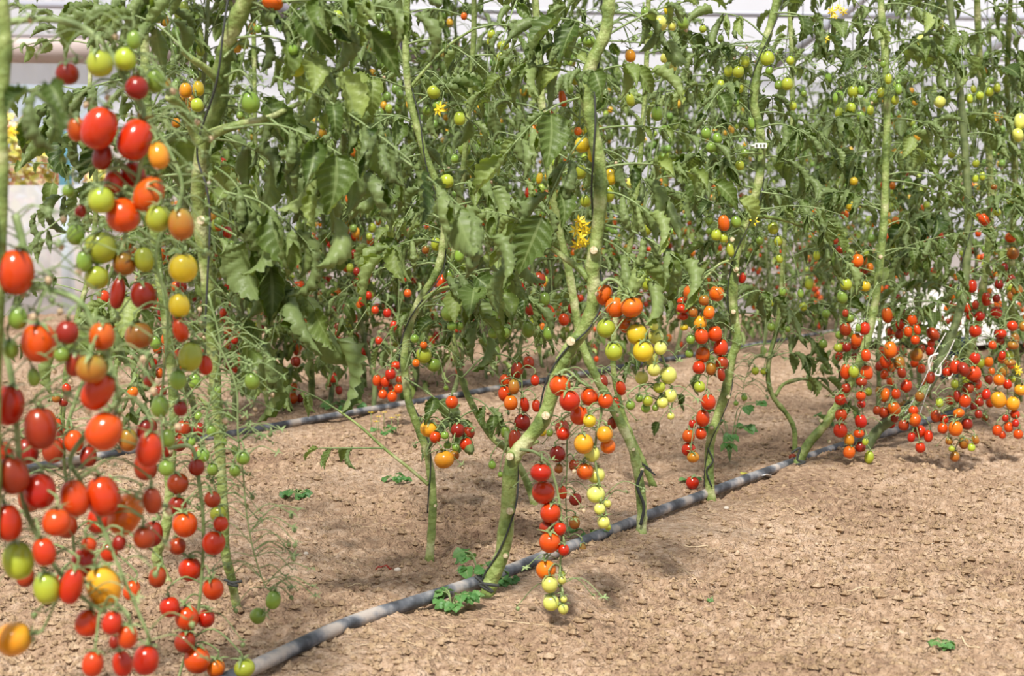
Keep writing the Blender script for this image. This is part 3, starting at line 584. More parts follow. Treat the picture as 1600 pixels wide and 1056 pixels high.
truss(L1, 2.4, [(232, 180), (262, 120), (290, 110), (300, 118)], '290,141,20,24,a 310,138,18,24,y 308,164,20,22,l 275,192,14,16,a 282,253,18,20,l 247,27,16,18,l', seed=11, spray=6, r0=.002)
# central plant
truss(F1, 2.22, [(938, 446), (952, 436), (968, 444), (985, 470), (1005, 490), (1020, 515), (1030, 545), (1040, 575), (1036, 605), (1028, 625)],
 '987,480,36,32,o 961,480,31,33,o 944,460,25,35,o,10 981,507,30,28,o 995,522,33,34,y 947,513,30,30,l 1005,549,33,33,y 959,549,28,30,l 1025,526,24,28,p 1032,544,20,26,p 1019,561,20,22,p 1044,586,27,29,p 1022,578,21,20,p 1003,590,21,23,p 1047,618,21,24,p 1030,605,20,18,l 1035,629,18,18,p 1012,626,17,20,l 1024,637,11,15,g 1009,638,15,14,g 985,633,15,20,g 999,622,13,15,g 1048,650,12,12,p 1022,509,14,16,p', shape='round', seed=20, spray=10, r0=.0030)
truss(F1, 2.18, [(866, 590), (885, 578), (905, 595), (930, 612), (940, 640), (932, 680), (930, 720), (940, 770), (948, 810)],
 '875,602,34,34,r 890,626,33,34,r 921,620,28,28,r 905,649,29,31,r 921,657,21,21,y 946,626,24,24,r 945,678,26,28,a 912,693,31,33,a 950,697,24,24,o 925,709,25,28,p 880,677,22,22,r 914,736,27,28,o 931,742,29,26,p 931,772,29,28,p 937,795,18,18,p 949,787,13,13,p 943,816,20,20,p 950,824,10,11,l', shape='round', seed=21, spray=10, r0=.0028)
truss(F1, 2.16, [(812, 702), (835, 706), (855, 722), (866, 748), (874, 785), (878, 830), (876, 870), (874, 900), (876, 925)],
 '849,769,37,37,r 860,801,33,33,r 845,738,34,29,r 859,847,34,34,r 881,859,18,28,r 853,890,32,32,o 859,913,26,27,p 861,941,26,28,p 878,906,14,14,p 880,951,17,18,p 881,936,11,11,p 854,824,24,22,d 875,826,20,22,r 878,897,12,12,l', shape='round', seed=22, spray=8, r0=.0026)
truss(F2, 2.62, [(960, 642), (930, 640), (900, 655), (887, 680), (886, 730), (884, 780), (888, 840)],
 '871,709,25,26,d 898,727,18,20,d 899,780,20,20,d 898,816,17,22,b 907,859,19,24,b 878,667,22,24,d 879,769,14,22,r 873,732,14,15,b 859,676,11,12,g 847,674,14,15,y', seed=23, spray=14, r0=.0020)
truss(F2, 2.80, [(930, 575), (945, 578), (962, 598), (965, 640)], '941,596,18,22,d 970,606,16,24,r 962,630,14,20,r 957,661,16,20,d', seed=24, spray=4, r0=.0018)
truss(B2, 2.98, [(722, 590), (760, 555), (800, 560), (815, 590), (812, 640), (800, 690)],
 '790,594,20,20,r 808,578,20,27,d 826,566,18,20,d 836,594,14,18,r 803,604,18,24,b 789,615,22,25,r 798,629,22,24,o 820,632,14,24,r 838,634,14,20,r 816,660,26,28,d 805,688,22,36,d 790,675,16,20,g 826,701,12,14,d 769,726,12,14,g 782,741,9,9,g', seed=25, spray=14, r0=.0020)
truss(B2, 3.02, [(705, 440), (760, 420), (810, 430), (840, 445), (850, 480)],
 '811,449,24,18,r,60 842,436,22,22,d 822,424,14,16,d 828,481,18,24,d 851,467,17,22,g 856,489,23,28,r 881,499,17,20,r 894,481,14,18,d 825,514,20,28,g 857,520,16,22,g 790,516,20,22,g 795,504,8,10,r 783,386,14,20,g', seed=26, spray=8, r0=.0018)
truss(B2, 2.95, [(706, 470), (735, 455), (765, 480), (780, 510)],
 '702,489,26,28,g 721,482,18,22,g 731,472,20,24,g 746,485,15,18,g 718,509,14,16,g 706,509,16,16,g 768,495,22,22,g 786,485,20,20,g 771,520,18,20,g 788,520,18,20,g', seed=27, spray=24, r0=.0018, shape='round')
truss(B1, 2.48, [(668, 712), (668, 700), (690, 660), (706, 655), (716, 672)],
 '670,670,28,26,a 680,683,18,22,r 715,672,22,24,d 732,676,20,22,d 695,680,13,13,g 699,696,12,12,g 712,699,12,12,g 728,694,20,25,r 694,718,32,28,a 710,711,16,16,b 706,628,20,22,r', shape='round', seed=28, spray=6, r0=.0020)
truss(B1, 2.50, [(633, 580), (645, 548), (665, 540), (678, 552)], '662,555,25,26,l 678,570,22,22,g 650,567,12,13,o 662,539,12,12,o 648,529,14,14,g 697,606,8,9,g', shape='round', seed=29, spray=8, r0=.0018)
truss(B1, 2.60, [(684, 420), (690, 400), (700, 412), (702, 425)], '691,443,18,30,r 701,429,18,20,g 681,381,16,22,l 718,398,16,24,g 665,390,12,14,b 698,283,22,22,l', seed=30, spray=6, r0=.0016)
truss(B1, 2.62, [(640, 120), (600, 20), (560, 10), (530, 15)], '527,28,20,24,l 564,57,12,14,l 610,55,14,20,g 678,144,22,20,l,50 667,172,16,17,g 683,164,15,15,g 718,185,18,22,l 725,25,10,12,o', seed=31, spray=16, r0=.0018)
truss(F1, 2.36, [(912, 150), (905, 185), (915, 230), (930, 270), (938, 320)],
 '910,226,25,25,y 927,240,18,27,y 906,268,21,24,l 954,276,18,27,y 937,300,16,24,y 951,303,18,26,l 915,314,17,20,l 941,335,16,18,l 921,203,19,22,l 903,205,12,14,o 859,182,16,20,o 879,154,12,26,o 833,205,18,22,o 873,199,22,18,g 901,121,24,23,l 889,139,14,16,g', seed=32, spray=14, r0=.0018)
truss(F1, 2.40, [(948, 40), (985, 25), (1020, 30), (1035, 60), (1040, 120)], '1032,36,25,21,p,60 1044,15,14,15,y 1050,40,13,16,p 1068,36,18,20,g 1008,20,14,18,g 1014,53,12,14,g 985,87,17,20,a 1038,90,12,16,p 1052,104,12,14,p 921,65,20,18,g 985,156,14,20,l 1027,177,18,24,g 985,285,16,18,p 1040,205,18,20,g', seed=33, spray=22, r0=.0018)
truss(B2, 3.1, [(716, 300), (760, 270), (800, 280), (838, 290)], '830,302,20,22,r 843,278,10,18,y 783,88,14,14,l 768,53,13,14,l 786,71,20,14,l 766,65,12,12,l 726,232,20,22,g 711,248,13,14,g', seed=34, spray=14, r0=.0016)
# tall wavy plant
truss(F3, 3.06, [(1120, 416), (1098, 430), (1092, 450), (1100, 500), (1108, 545), (1105, 600), (1090, 660)],
 '1080,457,25,26,o 1120,458,24,25,o 1100,469,17,17,b 1065,470,15,12,r 1066,482,20,15,r 1068,494,16,12,r 1083,487,15,18,b 1108,488,18,22,o 1094,504,21,22,a 1117,521,23,25,r 1096,525,22,25,r 1069,511,13,11,y 1079,530,14,15,g 1126,543,23,28,r 1098,554,23,25,o 1077,552,13,14,g 1128,567,20,22,d 1092,574,20,21,r 1111,576,17,21,b 1093,604,18,18,l 1127,585,12,22,d 1107,628,23,25,r 1098,653,22,27,r 1076,681,20,21,o 1095,677,18,19,r 1076,702,22,22,r 1083,714,20,17,a 1082,662,12,14,r', seed=40, spray=26, r0=.0018)
truss(F3, 3.10, [(1165, 345), (1150, 325), (1130, 330), (1122, 345)], '1131,348,18,26,o 1150,346,16,20,g 1119,367,16,18,l 1130,371,14,16,l 1141,390,12,22,l 1108,345,12,13,g 1143,317,12,14,g 1108,361,10,12,g', seed=41, spray=8, r0=.0015)
truss(F3, 3.13, [(1184, 90), (1172, 76), (1160, 85), (1150, 110), (1135, 150), (1115, 200)], '1163,96,17,19,l 1154,112,18,19,l 1154,137,16,18,l 1126,133,12,18,l 1125,152,10,12,g 1138,111,14,18,l 1111,230,17,17,g 1121,216,15,18,g 1103,208,15,18,g 1156,258,14,16,l 1174,192,10,20,g 1164,239,14,14,g 1149,160,12,14,g', seed=42, spray=20, r0=.0015)
truss(F3, 3.10, [(1188, 100), (1200, 75), (1222, 95), (1236, 120), (1240, 160)], '1199,91,22,23,l 1235,94,13,14,l 1230,131,18,20,l 1217,133,14,15,g 1239,165,12,14,l 1256,146,9,10,g 1202,110,12,14,g', seed=43, spray=14, r0=.0015)
truss(F3, 3.16, [(1230, 345), (1222, 335), (1212, 345), (1210, 370)], '1208,356,17,20,l 1216,376,14,17,l 1187,376,12,14,g 1218,404,11,14,l 1276,399,11,16,l 1160,434,12,18,r 1223,456,11,13,g 1251,458,10,15,g', seed=44, spray=12, r0=.0015)
truss(B4, 3.78, [(1203, 560), (1180, 560), (1165, 590), (1160, 615)], '1180,579,12,13,l 1193,580,10,11,l 1163,621,10,11,g 1150,630,8,8,g 1264,443,14,19,l 1207,473,14,12,l 1255,479,12,15,l 1205,511,12,14,g 1231,514,9,11,g 1286,537,14,15,g 1291,490,13,14,g', seed=45, spray=30, r0=.0014)
truss(B3, 3.3, [(985, 380), (1000, 340), (1008, 345)], '1011,357,17,21,l 1011,443,17,21,l 989,451,10,12,g 1057,262,11,13,l 1078,268,11,12,l 1067,88,10,11,l 1098,45,11,12,l 1126,60,10,12,g', seed=46, spray=16, r0=.0015)
# right hand plants
truss(F4, 3.46, [(1376, 395), (1352, 392), (1335, 420), (1328, 480), (1322, 560), (1320, 630), (1320, 700)],
 '1340,407,19,21,o 1338,426,12,18,r 1322,444,18,19,l 1352,447,16,17,y 1316,464,17,21,g 1314,390,18,12,d 1304,376,12,12,d 1321,514,18,22,d 1328,497,13,14,g 1341,512,9,14,g 1321,489,10,13,d 1338,531,17,22,o 1312,523,14,14,g 1323,542,14,16,d 1310,543,15,14,l 1321,580,17,25,r 1334,580,16,20,l 1322,606,15,17,d 1313,624,18,18,r 1314,648,19,20,r 1313,672,22,23,r 1327,687,16,18,a 1327,706,19,20,o', seed=50, spray=18, r0=.0018)
truss(F4, 3.46, [(1372, 440), (1358, 470), (1352, 520), (1350, 580), (1348, 640), (1352, 695)],
 '1351,513,17,21,r 1353,555,15,20,r 1354,582,20,24,r 1346,596,18,15,d 1345,618,16,15,r 1346,631,13,14,r 1345,658,19,22,r 1342,677,17,13,r 1344,698,17,17,d 1358,714,15,21,l 1352,690,10,12,l', seed=51, spray=12, r0=.0016)
truss(F4, 3.6, [(1384, 160), (1362, 90), (1345, 110), (1330, 140)], '1333,143,18,20,l 1310,152,18,22,g 1329,169,16,18,l 1311,176,13,17,l 1346,141,11,15,g 1366,154,14,16,g 1376,144,12,17,l 1360,172,11,16,l 1345,182,13,17,g 1323,200,12,15,l 1294,121,11,16,g 1334,283,13,13,y 1329,323,14,18,y 1320,335,12,14,o', seed=52, spray=26, r0=.0015)
truss(F4, 3.55, [(1385, 150), (1396, 115), (1402, 140), (1400, 160)], '1388,123,11,17,l 1404,139,11,17,g 1399,156,12,15,l 1380,100,9,12,g', seed=53, spray=8, r0=.0014)
truss(F5, 3.82, [(1500, 480), (1450, 470), (1400, 480), (1385, 520), (1390, 570), (1400, 620)],
 '1386,492,17,25,o 1406,506,14,18,r 1425,500,16,19,r 1419,518,13,17,r 1433,515,11,17,r 1430,531,14,15,r 1405,522,13,16,d 1458,522,24,17,d,50 1455,536,12,12,r 1391,546,21,27,o 1383,565,18,22,r 1405,567,18,22,b 1432,554,20,22,b 1409,582,14,18,d 1382,617,23,14,o,-75 1400,615,14,17,r 1416,603,18,21,r,20 1397,638,20,23,o,-25 1381,644,17,18,d 1370,641,12,15,d 1398,653,13,14,d', seed=54, spray=20, r0=.0018)
truss(F5, 3.58, [(1448, 606), (1440, 625), (1428, 640), (1420, 650)],
 '1427,641,15,16,r 1429,656,21,18,o,-65 1412,664,17,18,d 1437,674,21,18,r,-60 1437,619,15,17,b 1451,681,14,20,r 1438,699,16,17,r 1431,656,12,14,d 1424,683,12,16,r 1454,590,14,20,d', seed=55, spray=12, r0=.0018)
truss(F6, 4.05, [(1530, 430), (1512, 430), (1508, 470), (1524, 480), (1535, 500)],
 '1519,447,15,21,r 1507,460,14,23,r 1511,479,15,19,r 1515,493,12,13,r 1524,476,11,15,d 1541,467,14,22,r 1531,494,16,17,r 1557,488,19,17,r,40 1557,466,12,13,d 1524,517,19,20,r 1466,368,22,14,d,70 1432,398,12,14,r 1510,368,12,17,a', seed=56, spray=18, r0=.0018)
truss(F6, 3.55, [(1520, 530), (1500, 550), (1498, 590), (1500, 640), (1500, 690)],
 '1523,560,17,20,r 1493,573,18,23,r 1506,577,24,18,d,60 1480,581,16,15,r 1521,583,24,24,r 1525,600,18,19,r 1513,606,18,17,d 1508,626,18,21,r 1496,619,12,20,d 1530,628,14,15,d 1468,629,12,15,l 1462,649,16,21,d 1498,645,18,14,o 1493,669,22,25,o 1511,662,18,19,d 1473,669,16,17,r 1529,647,12,14,d 1506,692,16,19,b 1492,713,15,17,b 1518,699,12,13,l 1524,687,12,15,b 1487,701,10,10,l 1483,689,12,12,b 1475,655,14,16,r 1541,616,14,18,r', seed=57, spray=22, r0=.0018)
truss(F6, 4.05, [(1545, 300), (1530, 265), (1525, 250)], '1487,240,12,15,l 1524,278,10,15,l 1535,275,9,14,l 1525,255,11,13,l 1538,343,20,17,r,60 1548,326,7,10,r 1553,292,10,9,b 1521,139,9,13,l 1515,154,10,15,l 1531,149,12,13,l 1546,143,14,15,l 1558,137,11,15,l 1440,66,18,23,p 1468,38,14,15,p 1468,159,18,18,p,-50', seed=58, spray=30, r0=.0015)
truss(F7, 3.7, [(1584, 470), (1570, 500), (1572, 560), (1574, 610), (1576, 640), (1578, 660)],
 '1560,624,24,27,a 1583,630,21,23,a 1564,521,18,14,r 1582,509,17,16,r,50 1551,539,13,14,r 1563,532,13,14,d 1583,539,18,14,b 1577,554,14,14,l 1566,555,11,15,r 1578,566,18,11,b 1561,593,18,19,o 1574,600,14,16,r 1581,592,12,12,l 1595,609,20,17,a 1586,647,15,15,r 1571,653,10,12,r 1576,667,14,17,r 1587,661,11,13,r 1558,672,15,18,r 1566,679,12,13,r 1591,678,15,16,r', seed=59, spray=14, r0=.0018)
truss(F7, 3.9, [(1586, 330), (1578, 350), (1580, 400), (1588, 440)], '1583,395,19,21,b 1579,371,17,16,o 1589,453,18,20,b 1579,436,15,15,d 1569,418,13,14,d 1586,302,13,14,l 1578,313,11,12,l 1558,331,12,13,l 1594,189,18,25,p 1591,211,22,17,p,70', seed=60, spray=18, r0=.0016)
def scatter(n, x0, x1, y0, y1, cols, w, seed):
    rg = random.Random(seed); out = []
    while len(out) < n:
        x = rg.uniform(x0, x1); y = rg.uniform(y0, y1)
        if all(math.hypot(x - a[0], y - a[1]) > w * .8 for a in out): out.append((x, y))
    return ' '.join('%d,%d,%d,%d,%s' % (x, y, w * (k := rg.uniform(.8, 1.1)), w * k * 1.2, rg.choice(cols)) for x, y in out)
truss(F5, 4.0, [(1470, 520), (1440, 530), (1420, 560), (1412, 620), (1405, 660)], scatter(20, 1372, 1462, 545, 668, 'ddrrob', 14, 1), seed=70, spray=16, r0=.0016)
truss(F6, 4.3, [(1536, 500), (1520, 540), (1512, 600), (1508, 660)], scatter(24, 1476, 1552, 560, 685, 'ddrrobl', 14, 2), seed=71, spray=16, r0=.0016)
truss(F7, 4.3, [(1582, 420), (1572, 480), (1570, 540)], scatter(14, 1545, 1600, 440, 590, 'ddrobl', 14, 3), seed=72, spray=10, r0=.0016)
truss(F4, 3.85, [(1368, 470), (1345, 500), (1338, 560), (1336, 640)], scatter(14, 1308, 1362, 500, 640, 'ddrlg', 13, 4), seed=73, spray=14, r0=.0016)
truss(L0, 1.75, [(150, 560), (120, 620), (100, 700), (110, 800), (120, 900)], scatter(18, 40, 250, 640, 940, 'ddrdb', 34, 5), seed=74, spray=20, r0=.0030)
truss(L1, 2.2, [(250, 420), (262, 500), (285, 600), (300, 680)], scatter(12, 235, 330, 480, 760, 'dddrg', 22, 6), seed=75, spray=20, r0=.0022)
# second bed
truss(S1, 4.7, [(478, 440), (475, 480), (466, 540), (462, 600)], '467,447,22,17,r 467,517,13,14,r 464,549,12,13,r 459,604,12,13,o 457,622,17,18,o 469,622,12,14,d 479,250,12,13,g', seed=61, spray=6, r0=.002)
truss(S2, 5.0, [(545, 340), (525, 350), (530, 400), (540, 440), (545, 500), (555, 540)], '529,391,16,17,o 517,381,14,15,r 513,373,12,12,y 533,407,18,18,o 542,418,14,15,o 554,429,12,12,g 526,459,18,20,o 541,481,16,17,r 523,484,14,15,d 543,506,18,20,l 554,527,15,16,r 550,540,14,16,r 558,553,16,18,r 571,549,14,15,r 571,537,11,13,d 564,563,11,13,r', seed=62, spray=10, r0=.002)
truss(S3, 4.3, [(622, 500), (610, 530), (612, 560), (608, 600)], '618,571,20,14,r 610,584,17,18,r 589,594,14,19,r 602,596,15,17,r 613,619,16,18,r 598,616,14,15,r 623,607,14,15,r 625,593,13,14,d 595,604,12,13,r 612,606,12,13,r 592,532,12,13,r 586,484,12,13,r 605,489,13,15,r 615,509,11,17,r 630,434,12,14,r 637,458,12,13,o', seed=63, spray=10, r0=.002)
truss(SR, 3.5, [(112, 560), (104, 600), (96, 640), (100, 690)], '88,662,16,18,r 95,680,15,17,r 106,672,15,16,d 98,690,15,17,r 112,690,14,16,r 93,706,15,16,d 104,607,14,18,r 88,622,14,14,b 99,628,14,15,d 162,464,20,22,r 174,506,16,14,r 207,612,18,18,o', seed=64, spray=8, r0=.002)
truss(S0, 4.3, [(404, 500), (385, 515), (370, 540)], '366,531,12,13,r 373,564,12,15,r 491,304,14,15,y 518,306,12,14,y 511,232,10,11,l', seed=65, spray=8, r0=.002)

# --- foliage of the front plants
leaves_on(L0, [(0, 330, 1.33, -60, 560, 1.25, .06), (2, 130, 1.35, 75, 132, 1.25, .05, -.1)], 0, seed=1)
leaves_on(L2, [(350, 202, 1.99, 560, 262, 1.92, .085, .25), (420, 184, 2.0, 520, 330, 1.95, .085), (358, 60, 1.98, 520, 110, 1.95, .075), (430, 120, 1.98, 640, 250, 1.9, .085, .1), (600, 230, 1.95, 760, 365, 1.95, .085, .1),
  (380, 20, 1.98, 560, 40, 1.93, .075), (380, 10, 1.98, 640, 20, 1.9, .07, .1), (330, 330, 2.0, 430, 440, 2.05, .09), (325, 430, 2.05, 420, 560, 2.1, .09, .1), (350, 300, 2.0, 480, 380, 2.0, .085), (335, 350, 2.05, 520, 520, 2.05, .10, .2),
  (345, 150, 1.98, 470, 200, 2.05, .08), (300, 92, 1.95, 190, 20, 1.95, .06), (320, 215, 2.02, 450, 270, 2.08, .09, .2), (350, 90, 1.98, 450, 30, 2.0, .07), (285, 80, 1.96, 250, 5, 2.0, .06), (335, 260, 2.0, 400, 340, 2.0, .08)], 8, (-100, 300), .075, .24, 2, away=.8)
leaves_on(L1, [(228, 120, 2.3, 85, 160, 2.2, .10, .1, .02), (235, 250, 2.3, 100, 210, 2.3, .08, .1, .05), (240, 300, 2.3, 60, 330, 2.4, .06), (225, 60, 2.3, 120, 10, 2.4, .06), (255, 470, 2.35, 160, 560, 2.4, .07), (232, 180, 2.3, 330, 250, 2.45, .08)], 9, (-150, 560), .065, .22, 3, away=.8)
leaves_on(F1, [(938, 350, 2.3, 1060, 405, 2.22, .085, .15, .85), (936, 370, 2.3, 1010, 430, 2.24, .08, .15, .85), (938, 300, 2.3, 1010, 330, 2.25, .07, .2, .8), (862, 388, 2.32, 760, 330, 2.3, .075), (862, 388, 2.32, 790, 430, 2.35, .06), (915, 150, 2.3, 790, 240, 2.2, .085, .2, .6), (925, 200, 2.32, 850, 330, 2.25, .085, .2),
  (930, 230, 2.3, 1020, 300, 2.35, .075), (920, 120, 2.3, 1010, 110, 2.3, .07), (945, 60, 2.3, 860, 30, 2.3, .075), (920, 100, 2.3, 830, 110, 2.3, .07), (952, 20, 2.3, 1040, 60, 2.35, .06)], 12, (-150, 330), .065, .22, 4, away=.5)
leaves_on(F2, [], 14, (-100, 380), .06, .24, 5, away=.6)
leaves_on(F3, [(1190, 300, 3.12, 1300, 350, 3.1, .075, .2), (1186, 200, 3.12, 1260, 210, 3.05, .075), (1190, 240, 3.12, 1100, 270, 3.05, .075, .2, .1), (1198, 60, 3.12, 1120, 20, 3.1, .07), (1210, 20, 3.12, 1290, 50, 3.1, .07), (1160, 360, 3.12, 1060, 300, 3.15, .07), (1147, 470, 3.13, 1230, 480, 3.3, .07), (1150, 420, 3.14, 1040, 480, 3.2, .07), (1240, 350, 3.15, 1330, 420, 3.2, .075, .2)], 26, (-120, 380), .065, .24, 6, away=.6)
leaves_on(F4, [(1384, 200, 3.6, 1290, 190, 3.5, .075), (1384, 260, 3.6, 1460, 190, 3.55, .075, .3), (1300, 620, 3.55, 1330, 640, 3.5, .04), (1376, 330, 3.6, 1290, 300, 3.5, .08, .2, .2), (1384, 120, 3.6, 1440, 60, 3.6, .06)], 26, (-60, 440), .065, .26, 7, away=.6)
leaves_on(F5, [(1512, 380, 3.95, 1410, 400, 3.8, .09, .2), (1510, 340, 3.95, 1420, 350, 3.8, .09, .2, .1), (1508, 250, 3.95, 1430, 240, 3.85, .07), (1505, 210, 3.95, 1590, 230, 3.9, .07), (1490, 520, 3.9, 1420, 480, 3.8, .07)], 30, (-60, 470), .065, .28, 8, away=.5)
leaves_on(F6, [(1534, 130, 4.15, 1600, 100, 4.1, .07), (1540, 200, 4.15, 1480, 180, 4.1, .07)], 32, (-40, 480), .065, .28, 9, away=.6)
leaves_on(F7, [(1574, 130, 4.15, 1640, 90, 4.1, .08)], 28, (-40, 520), .065, .28, 10, away=.6)
leaves_on(B1, [(775, 440, 2.5, 830, 470, 2.48, .06), (670, 470, 2.55, 760, 450, 2.45, .09, .1), (655, 480, 2.55, 740, 430, 2.5, .08), (692, 380, 2.6, 600, 395, 2.5, .085, .2), (640, 140, 2.6, 530, 115, 2.5, .08, .1, .8), (740, 45, 2.6, 840, 60, 2.6, .06), (648, 190, 2.6, 580, 200, 2.5, .075), (690, 300, 2.6, 760, 290, 2.6, .075), (664, 240, 2.6, 590, 290, 2.55, .075), (530, 642, 2.63, 440, 600, 2.6, .05, .1, .7), (600, 700, 2.58, 500, 700, 2.55, .04, .0), (632, 590, 2.54, 720, 660, 2.5, .065, .1, .2), (690, 400, 2.6, 760, 520, 2.5, .08)], 12, (-150, 420), .07, .24, 11, away=.6)
leaves_on(B2, [(710, 540, 3.05, 680, 500, 3.0, .06), (742, 640, 3.04, 700, 670, 2.95, .075, .1, .1), (735, 620, 3.04, 780, 660, 3.0, .06)], 34, (-100, 490), .065, .28, 12, away=.5)
leaves_on(B3, [(962, 590, 3.3, 1000, 560, 3.25, .05)], 36, (-100, 500), .065, .28, 13, away=.5)
leaves_on(B4, [(1230, 600, 3.84, 1290, 590, 3.85, .06, .1), (1200, 560, 3.8, 1270, 560, 3.8, .06)], 36, (-60, 540), .065, .28, 14, away=.5)
for r_, s_ in ((S1, 15), (S2, 16), (S3, 17), (S0, 18), (SR, 19)): leaves_on(r_, [], 44, (-300, 555), .06, .30, s_, q='l')
leaves_on(S1, [(486, 600, 4.8, 430, 570, 4.6, .07, .1, .8), (484, 560, 4.8, 520, 570, 4.7, .06, .1, .8), (484, 540, 4.8, 440, 510, 4.6, .08, .1, .7)], 0, seed=99)
flowers(F1, [(905, 345), (912, 352), (900, 360), (908, 372), (914, 380), (902, 382), (916, 362)], 2.28); flowers(B1, [(685, 172), (688, 168)], 2.55)
flowers(L0, [(18, 205)], 1.5, .008); flowers(F3, [(1178, 345), (1300, 18)], 3.1); flowers(F4, [(1310, 12), (1318, 18), (1304, 26), (1290, 60)], 3.5); flowers(F7, [(1592, 580), (1588, 574)], 3.7)
flowers(L2, [(400, 405), (408, 408)], 2.6); flowers(S0, [(418, 408), (412, 412)], 4.2, .016)

# ------------------------------------------------------------------ vines of the beds behind: six grown plants, copied along the beds
def grown_plant(seed, tall):
    rng = random.Random(seed); root = empty('tomato_plant', (0, 0, 0)); acc = Acc(); x = y = 0; pts = []
    for k in range(12): pts.append((x, y, -.03 + k * tall / 11)); x += rng.uniform(-.035, .035); y += rng.uniform(-.035, .035)
    sm = catmull(pts, 5); tube(acc, sm, np.linspace(.0085, .004, len(sm)), 8); acc.build('stem', m_stem_far_or_shaded, root)
    acc = Acc(); n = int(60 * tall / 1.5)
    for k in range(n):
        f = .12 + .88 * (k + rng.random()) / n; p = sm[min(len(sm) - 1, int(f * len(sm)))]; a = k * 2.4 + rng.uniform(-.5, .5)
        add_leaf(acc, p, (math.cos(a), math.sin(a), rng.uniform(-.1, .8)), rng.uniform(.14, .28) * (1.1 - .45 * f), rng.uniform(.2, 1.1), rng.choice((2, 3, 4, 4)), rng.uniform(.024, .066), rng, 'l', limp=rng.choice((0, .2, .4, .8)))
        if rng.random() < .5:
            e = p + np.array([math.cos(a + 2), math.sin(a + 2), .5]) * .15; tube(acc, catmull([p, (p + e) / 2 + np.array([0, 0, .05]), e], 3), .0015, 3, 1, caps=False)
    acc.build('foliage', [m_leaf, m_stem_far_or_shaded], root)
    acc = Acc(); mats = [m_truss] + [m_fruit[c] for c in 'rdoalg']
    prof = [(.01, .5), (.3, .44), (.46, .2), (.5, 0), (.46, -.22), (.3, -.42), (.01, -.5)]
    for k in range(9):
        z = .34 + (tall - .45) * k / 8; p = sm[int(min(.98, z / tall) * (len(sm) - 1))]; a = rng.uniform(0, 6.28); dv = np.array([math.cos(a), math.sin(a), 0]); ln = rng.uniform(.12, .22)
        rp = catmull([p, p + dv * .06 + np.array([0, 0, .02]), p + dv * .09 + np.array([0, 0, -ln * .4]), p + dv * .1 + np.array([0, 0, -ln])], 5); tube(acc, rp, .0014, 4, 0, caps=False)
        for q in range(rng.randint(5, 11)):
            b = rp[rng.randrange(4, len(rp))]; off = np.array([rng.uniform(-.03, .03), rng.uniform(-.03, .03), -rng.uniform(.012, .03)]); r = rng.uniform(.020, .027); tube(acc, [b, b + off + np.array([0, 0, .012])], .0009, 3, 0, caps=False)
            c = (1 + rng.choice((0, 0, 1, 2, 4))) if k < 3 else (1 + rng.choice((4, 5, 5, 5, 3)))
            if k in (3, 4): c = 1 + rng.choice((0, 2, 3, 4, 5, 5))
            lathe(acc, np.array([[r, 0, 0, b[0] + off[0]], [0, r, 0, b[1] + off[1]], [0, 0, r * 1.2 * (-1), b[2] + off[2]], [0, 0, 0, 1.]]), prof, 8, c)
    o = acc.build('fruit_clusters', mats, root); o['kind'] = 'stuff'
    return root
protos = [grown_plant(100 + i, 1.26 + .05 * i) for i in range(6)]
LINES = [(.28, 1, 'the front pair row'), (1.62, 0, 'second bed near line'), (1.88, 0, 'second bed far line'), (3.28, 0, 'third bed near line'), (3.55, 0, 'third bed far line'), (4.95, 0, 'last bed near line'), (5.25, 0, 'last bed far line')]
SECTORS = [(330, 'just left of the thick forked stem'), (420, 'behind the hanging curled leaves'), (520, 'above the dry flat weed'), (620, 'left of the bare side shoot'), (700, 'right behind the slim stem'), (780, 'between the slim stem and the central plant'), (860, 'behind the lower central stem'), (940, 'behind the top of the central plant'), (1020, 'above the cream fruit truss'),
           (1090, 'left of the orange-red cascade'), (1150, 'behind the tall wavy stem'), (1230, 'above the thin zigzag stem'), (1310, 'between the zigzag stem and the upright stem'), (1380, 'behind the long red fruit column'), (1450, 'above the white ground sheet'), (1520, 'behind the shaded leaning stem'), (1600, 'behind the large orange plum tomatoes'), (9999, 'at the right picture edge')]
rng = random.Random(42); nback = 0; made = []
for off, only_far, line in LINES:
    t = -2.2
    while t < 12.5:
        t += .44 + rng.uniform(-.05, .05); p = bed(off + rng.uniform(-.03, .03), t); px = 800 + FPX * p[0] / max(p[1], .1)
        if p[1] < 2.0 or p[1] > 9.1 or px < 215 or px > 1690: continue
        if only_far and p[1] < 4.3: continue
        if off in (1.62,) and any(math.hypot(p[0] - q.location[0], p[1] - q.location[1]) < .28 for q in (S0, S1, S2, S3, SR)): continue
        i = rng.randrange(6); src = protos[i]; r = src.copy(); C.objects.link(r); r.location = (p[0], p[1], float(soft_height(*p)) - .005)
        r.rotation_euler = (0, 0, rng.uniform(0, 6.28)); sc = rng.uniform(.90, 1.08); r.scale = (sc, sc, sc * rng.uniform(.95, 1.06))
        for ch in src.children: c = ch.copy(); C.objects.link(c); c.parent = r
        where = next(w for lim, w in SECTORS if px < lim)
        r['label'] = 'tomato vine in ' + line + ', ' + where; r['category'] = 'tomato plant'; made.append(r); nback += 1
cnt = {}
for r in made: cnt.setdefault(r['label'], []).append(r)
for lab, rs_ in cnt.items():
    if len(rs_) > 1:
        rs_.sort(key=lambda r: r.location[0] / r.location[1])
        for r, wd in zip(rs_, ('left', 'right') if len(rs_) == 2 else ('left', 'middle', 'right', 'last')): r['label'] = wd + ' ' + lab
    for r in rs_: r['group'] = 'tomato vines in' + lab.split('tomato vine in')[1].split(',')[0] if len(rs_) == 1 else 'tomato vines in' + lab.split('tomato vine in')[1]
for s in protos:
    for ch in list(s.children): bpy.data.objects.remove(ch)
    bpy.data.objects.remove(s)

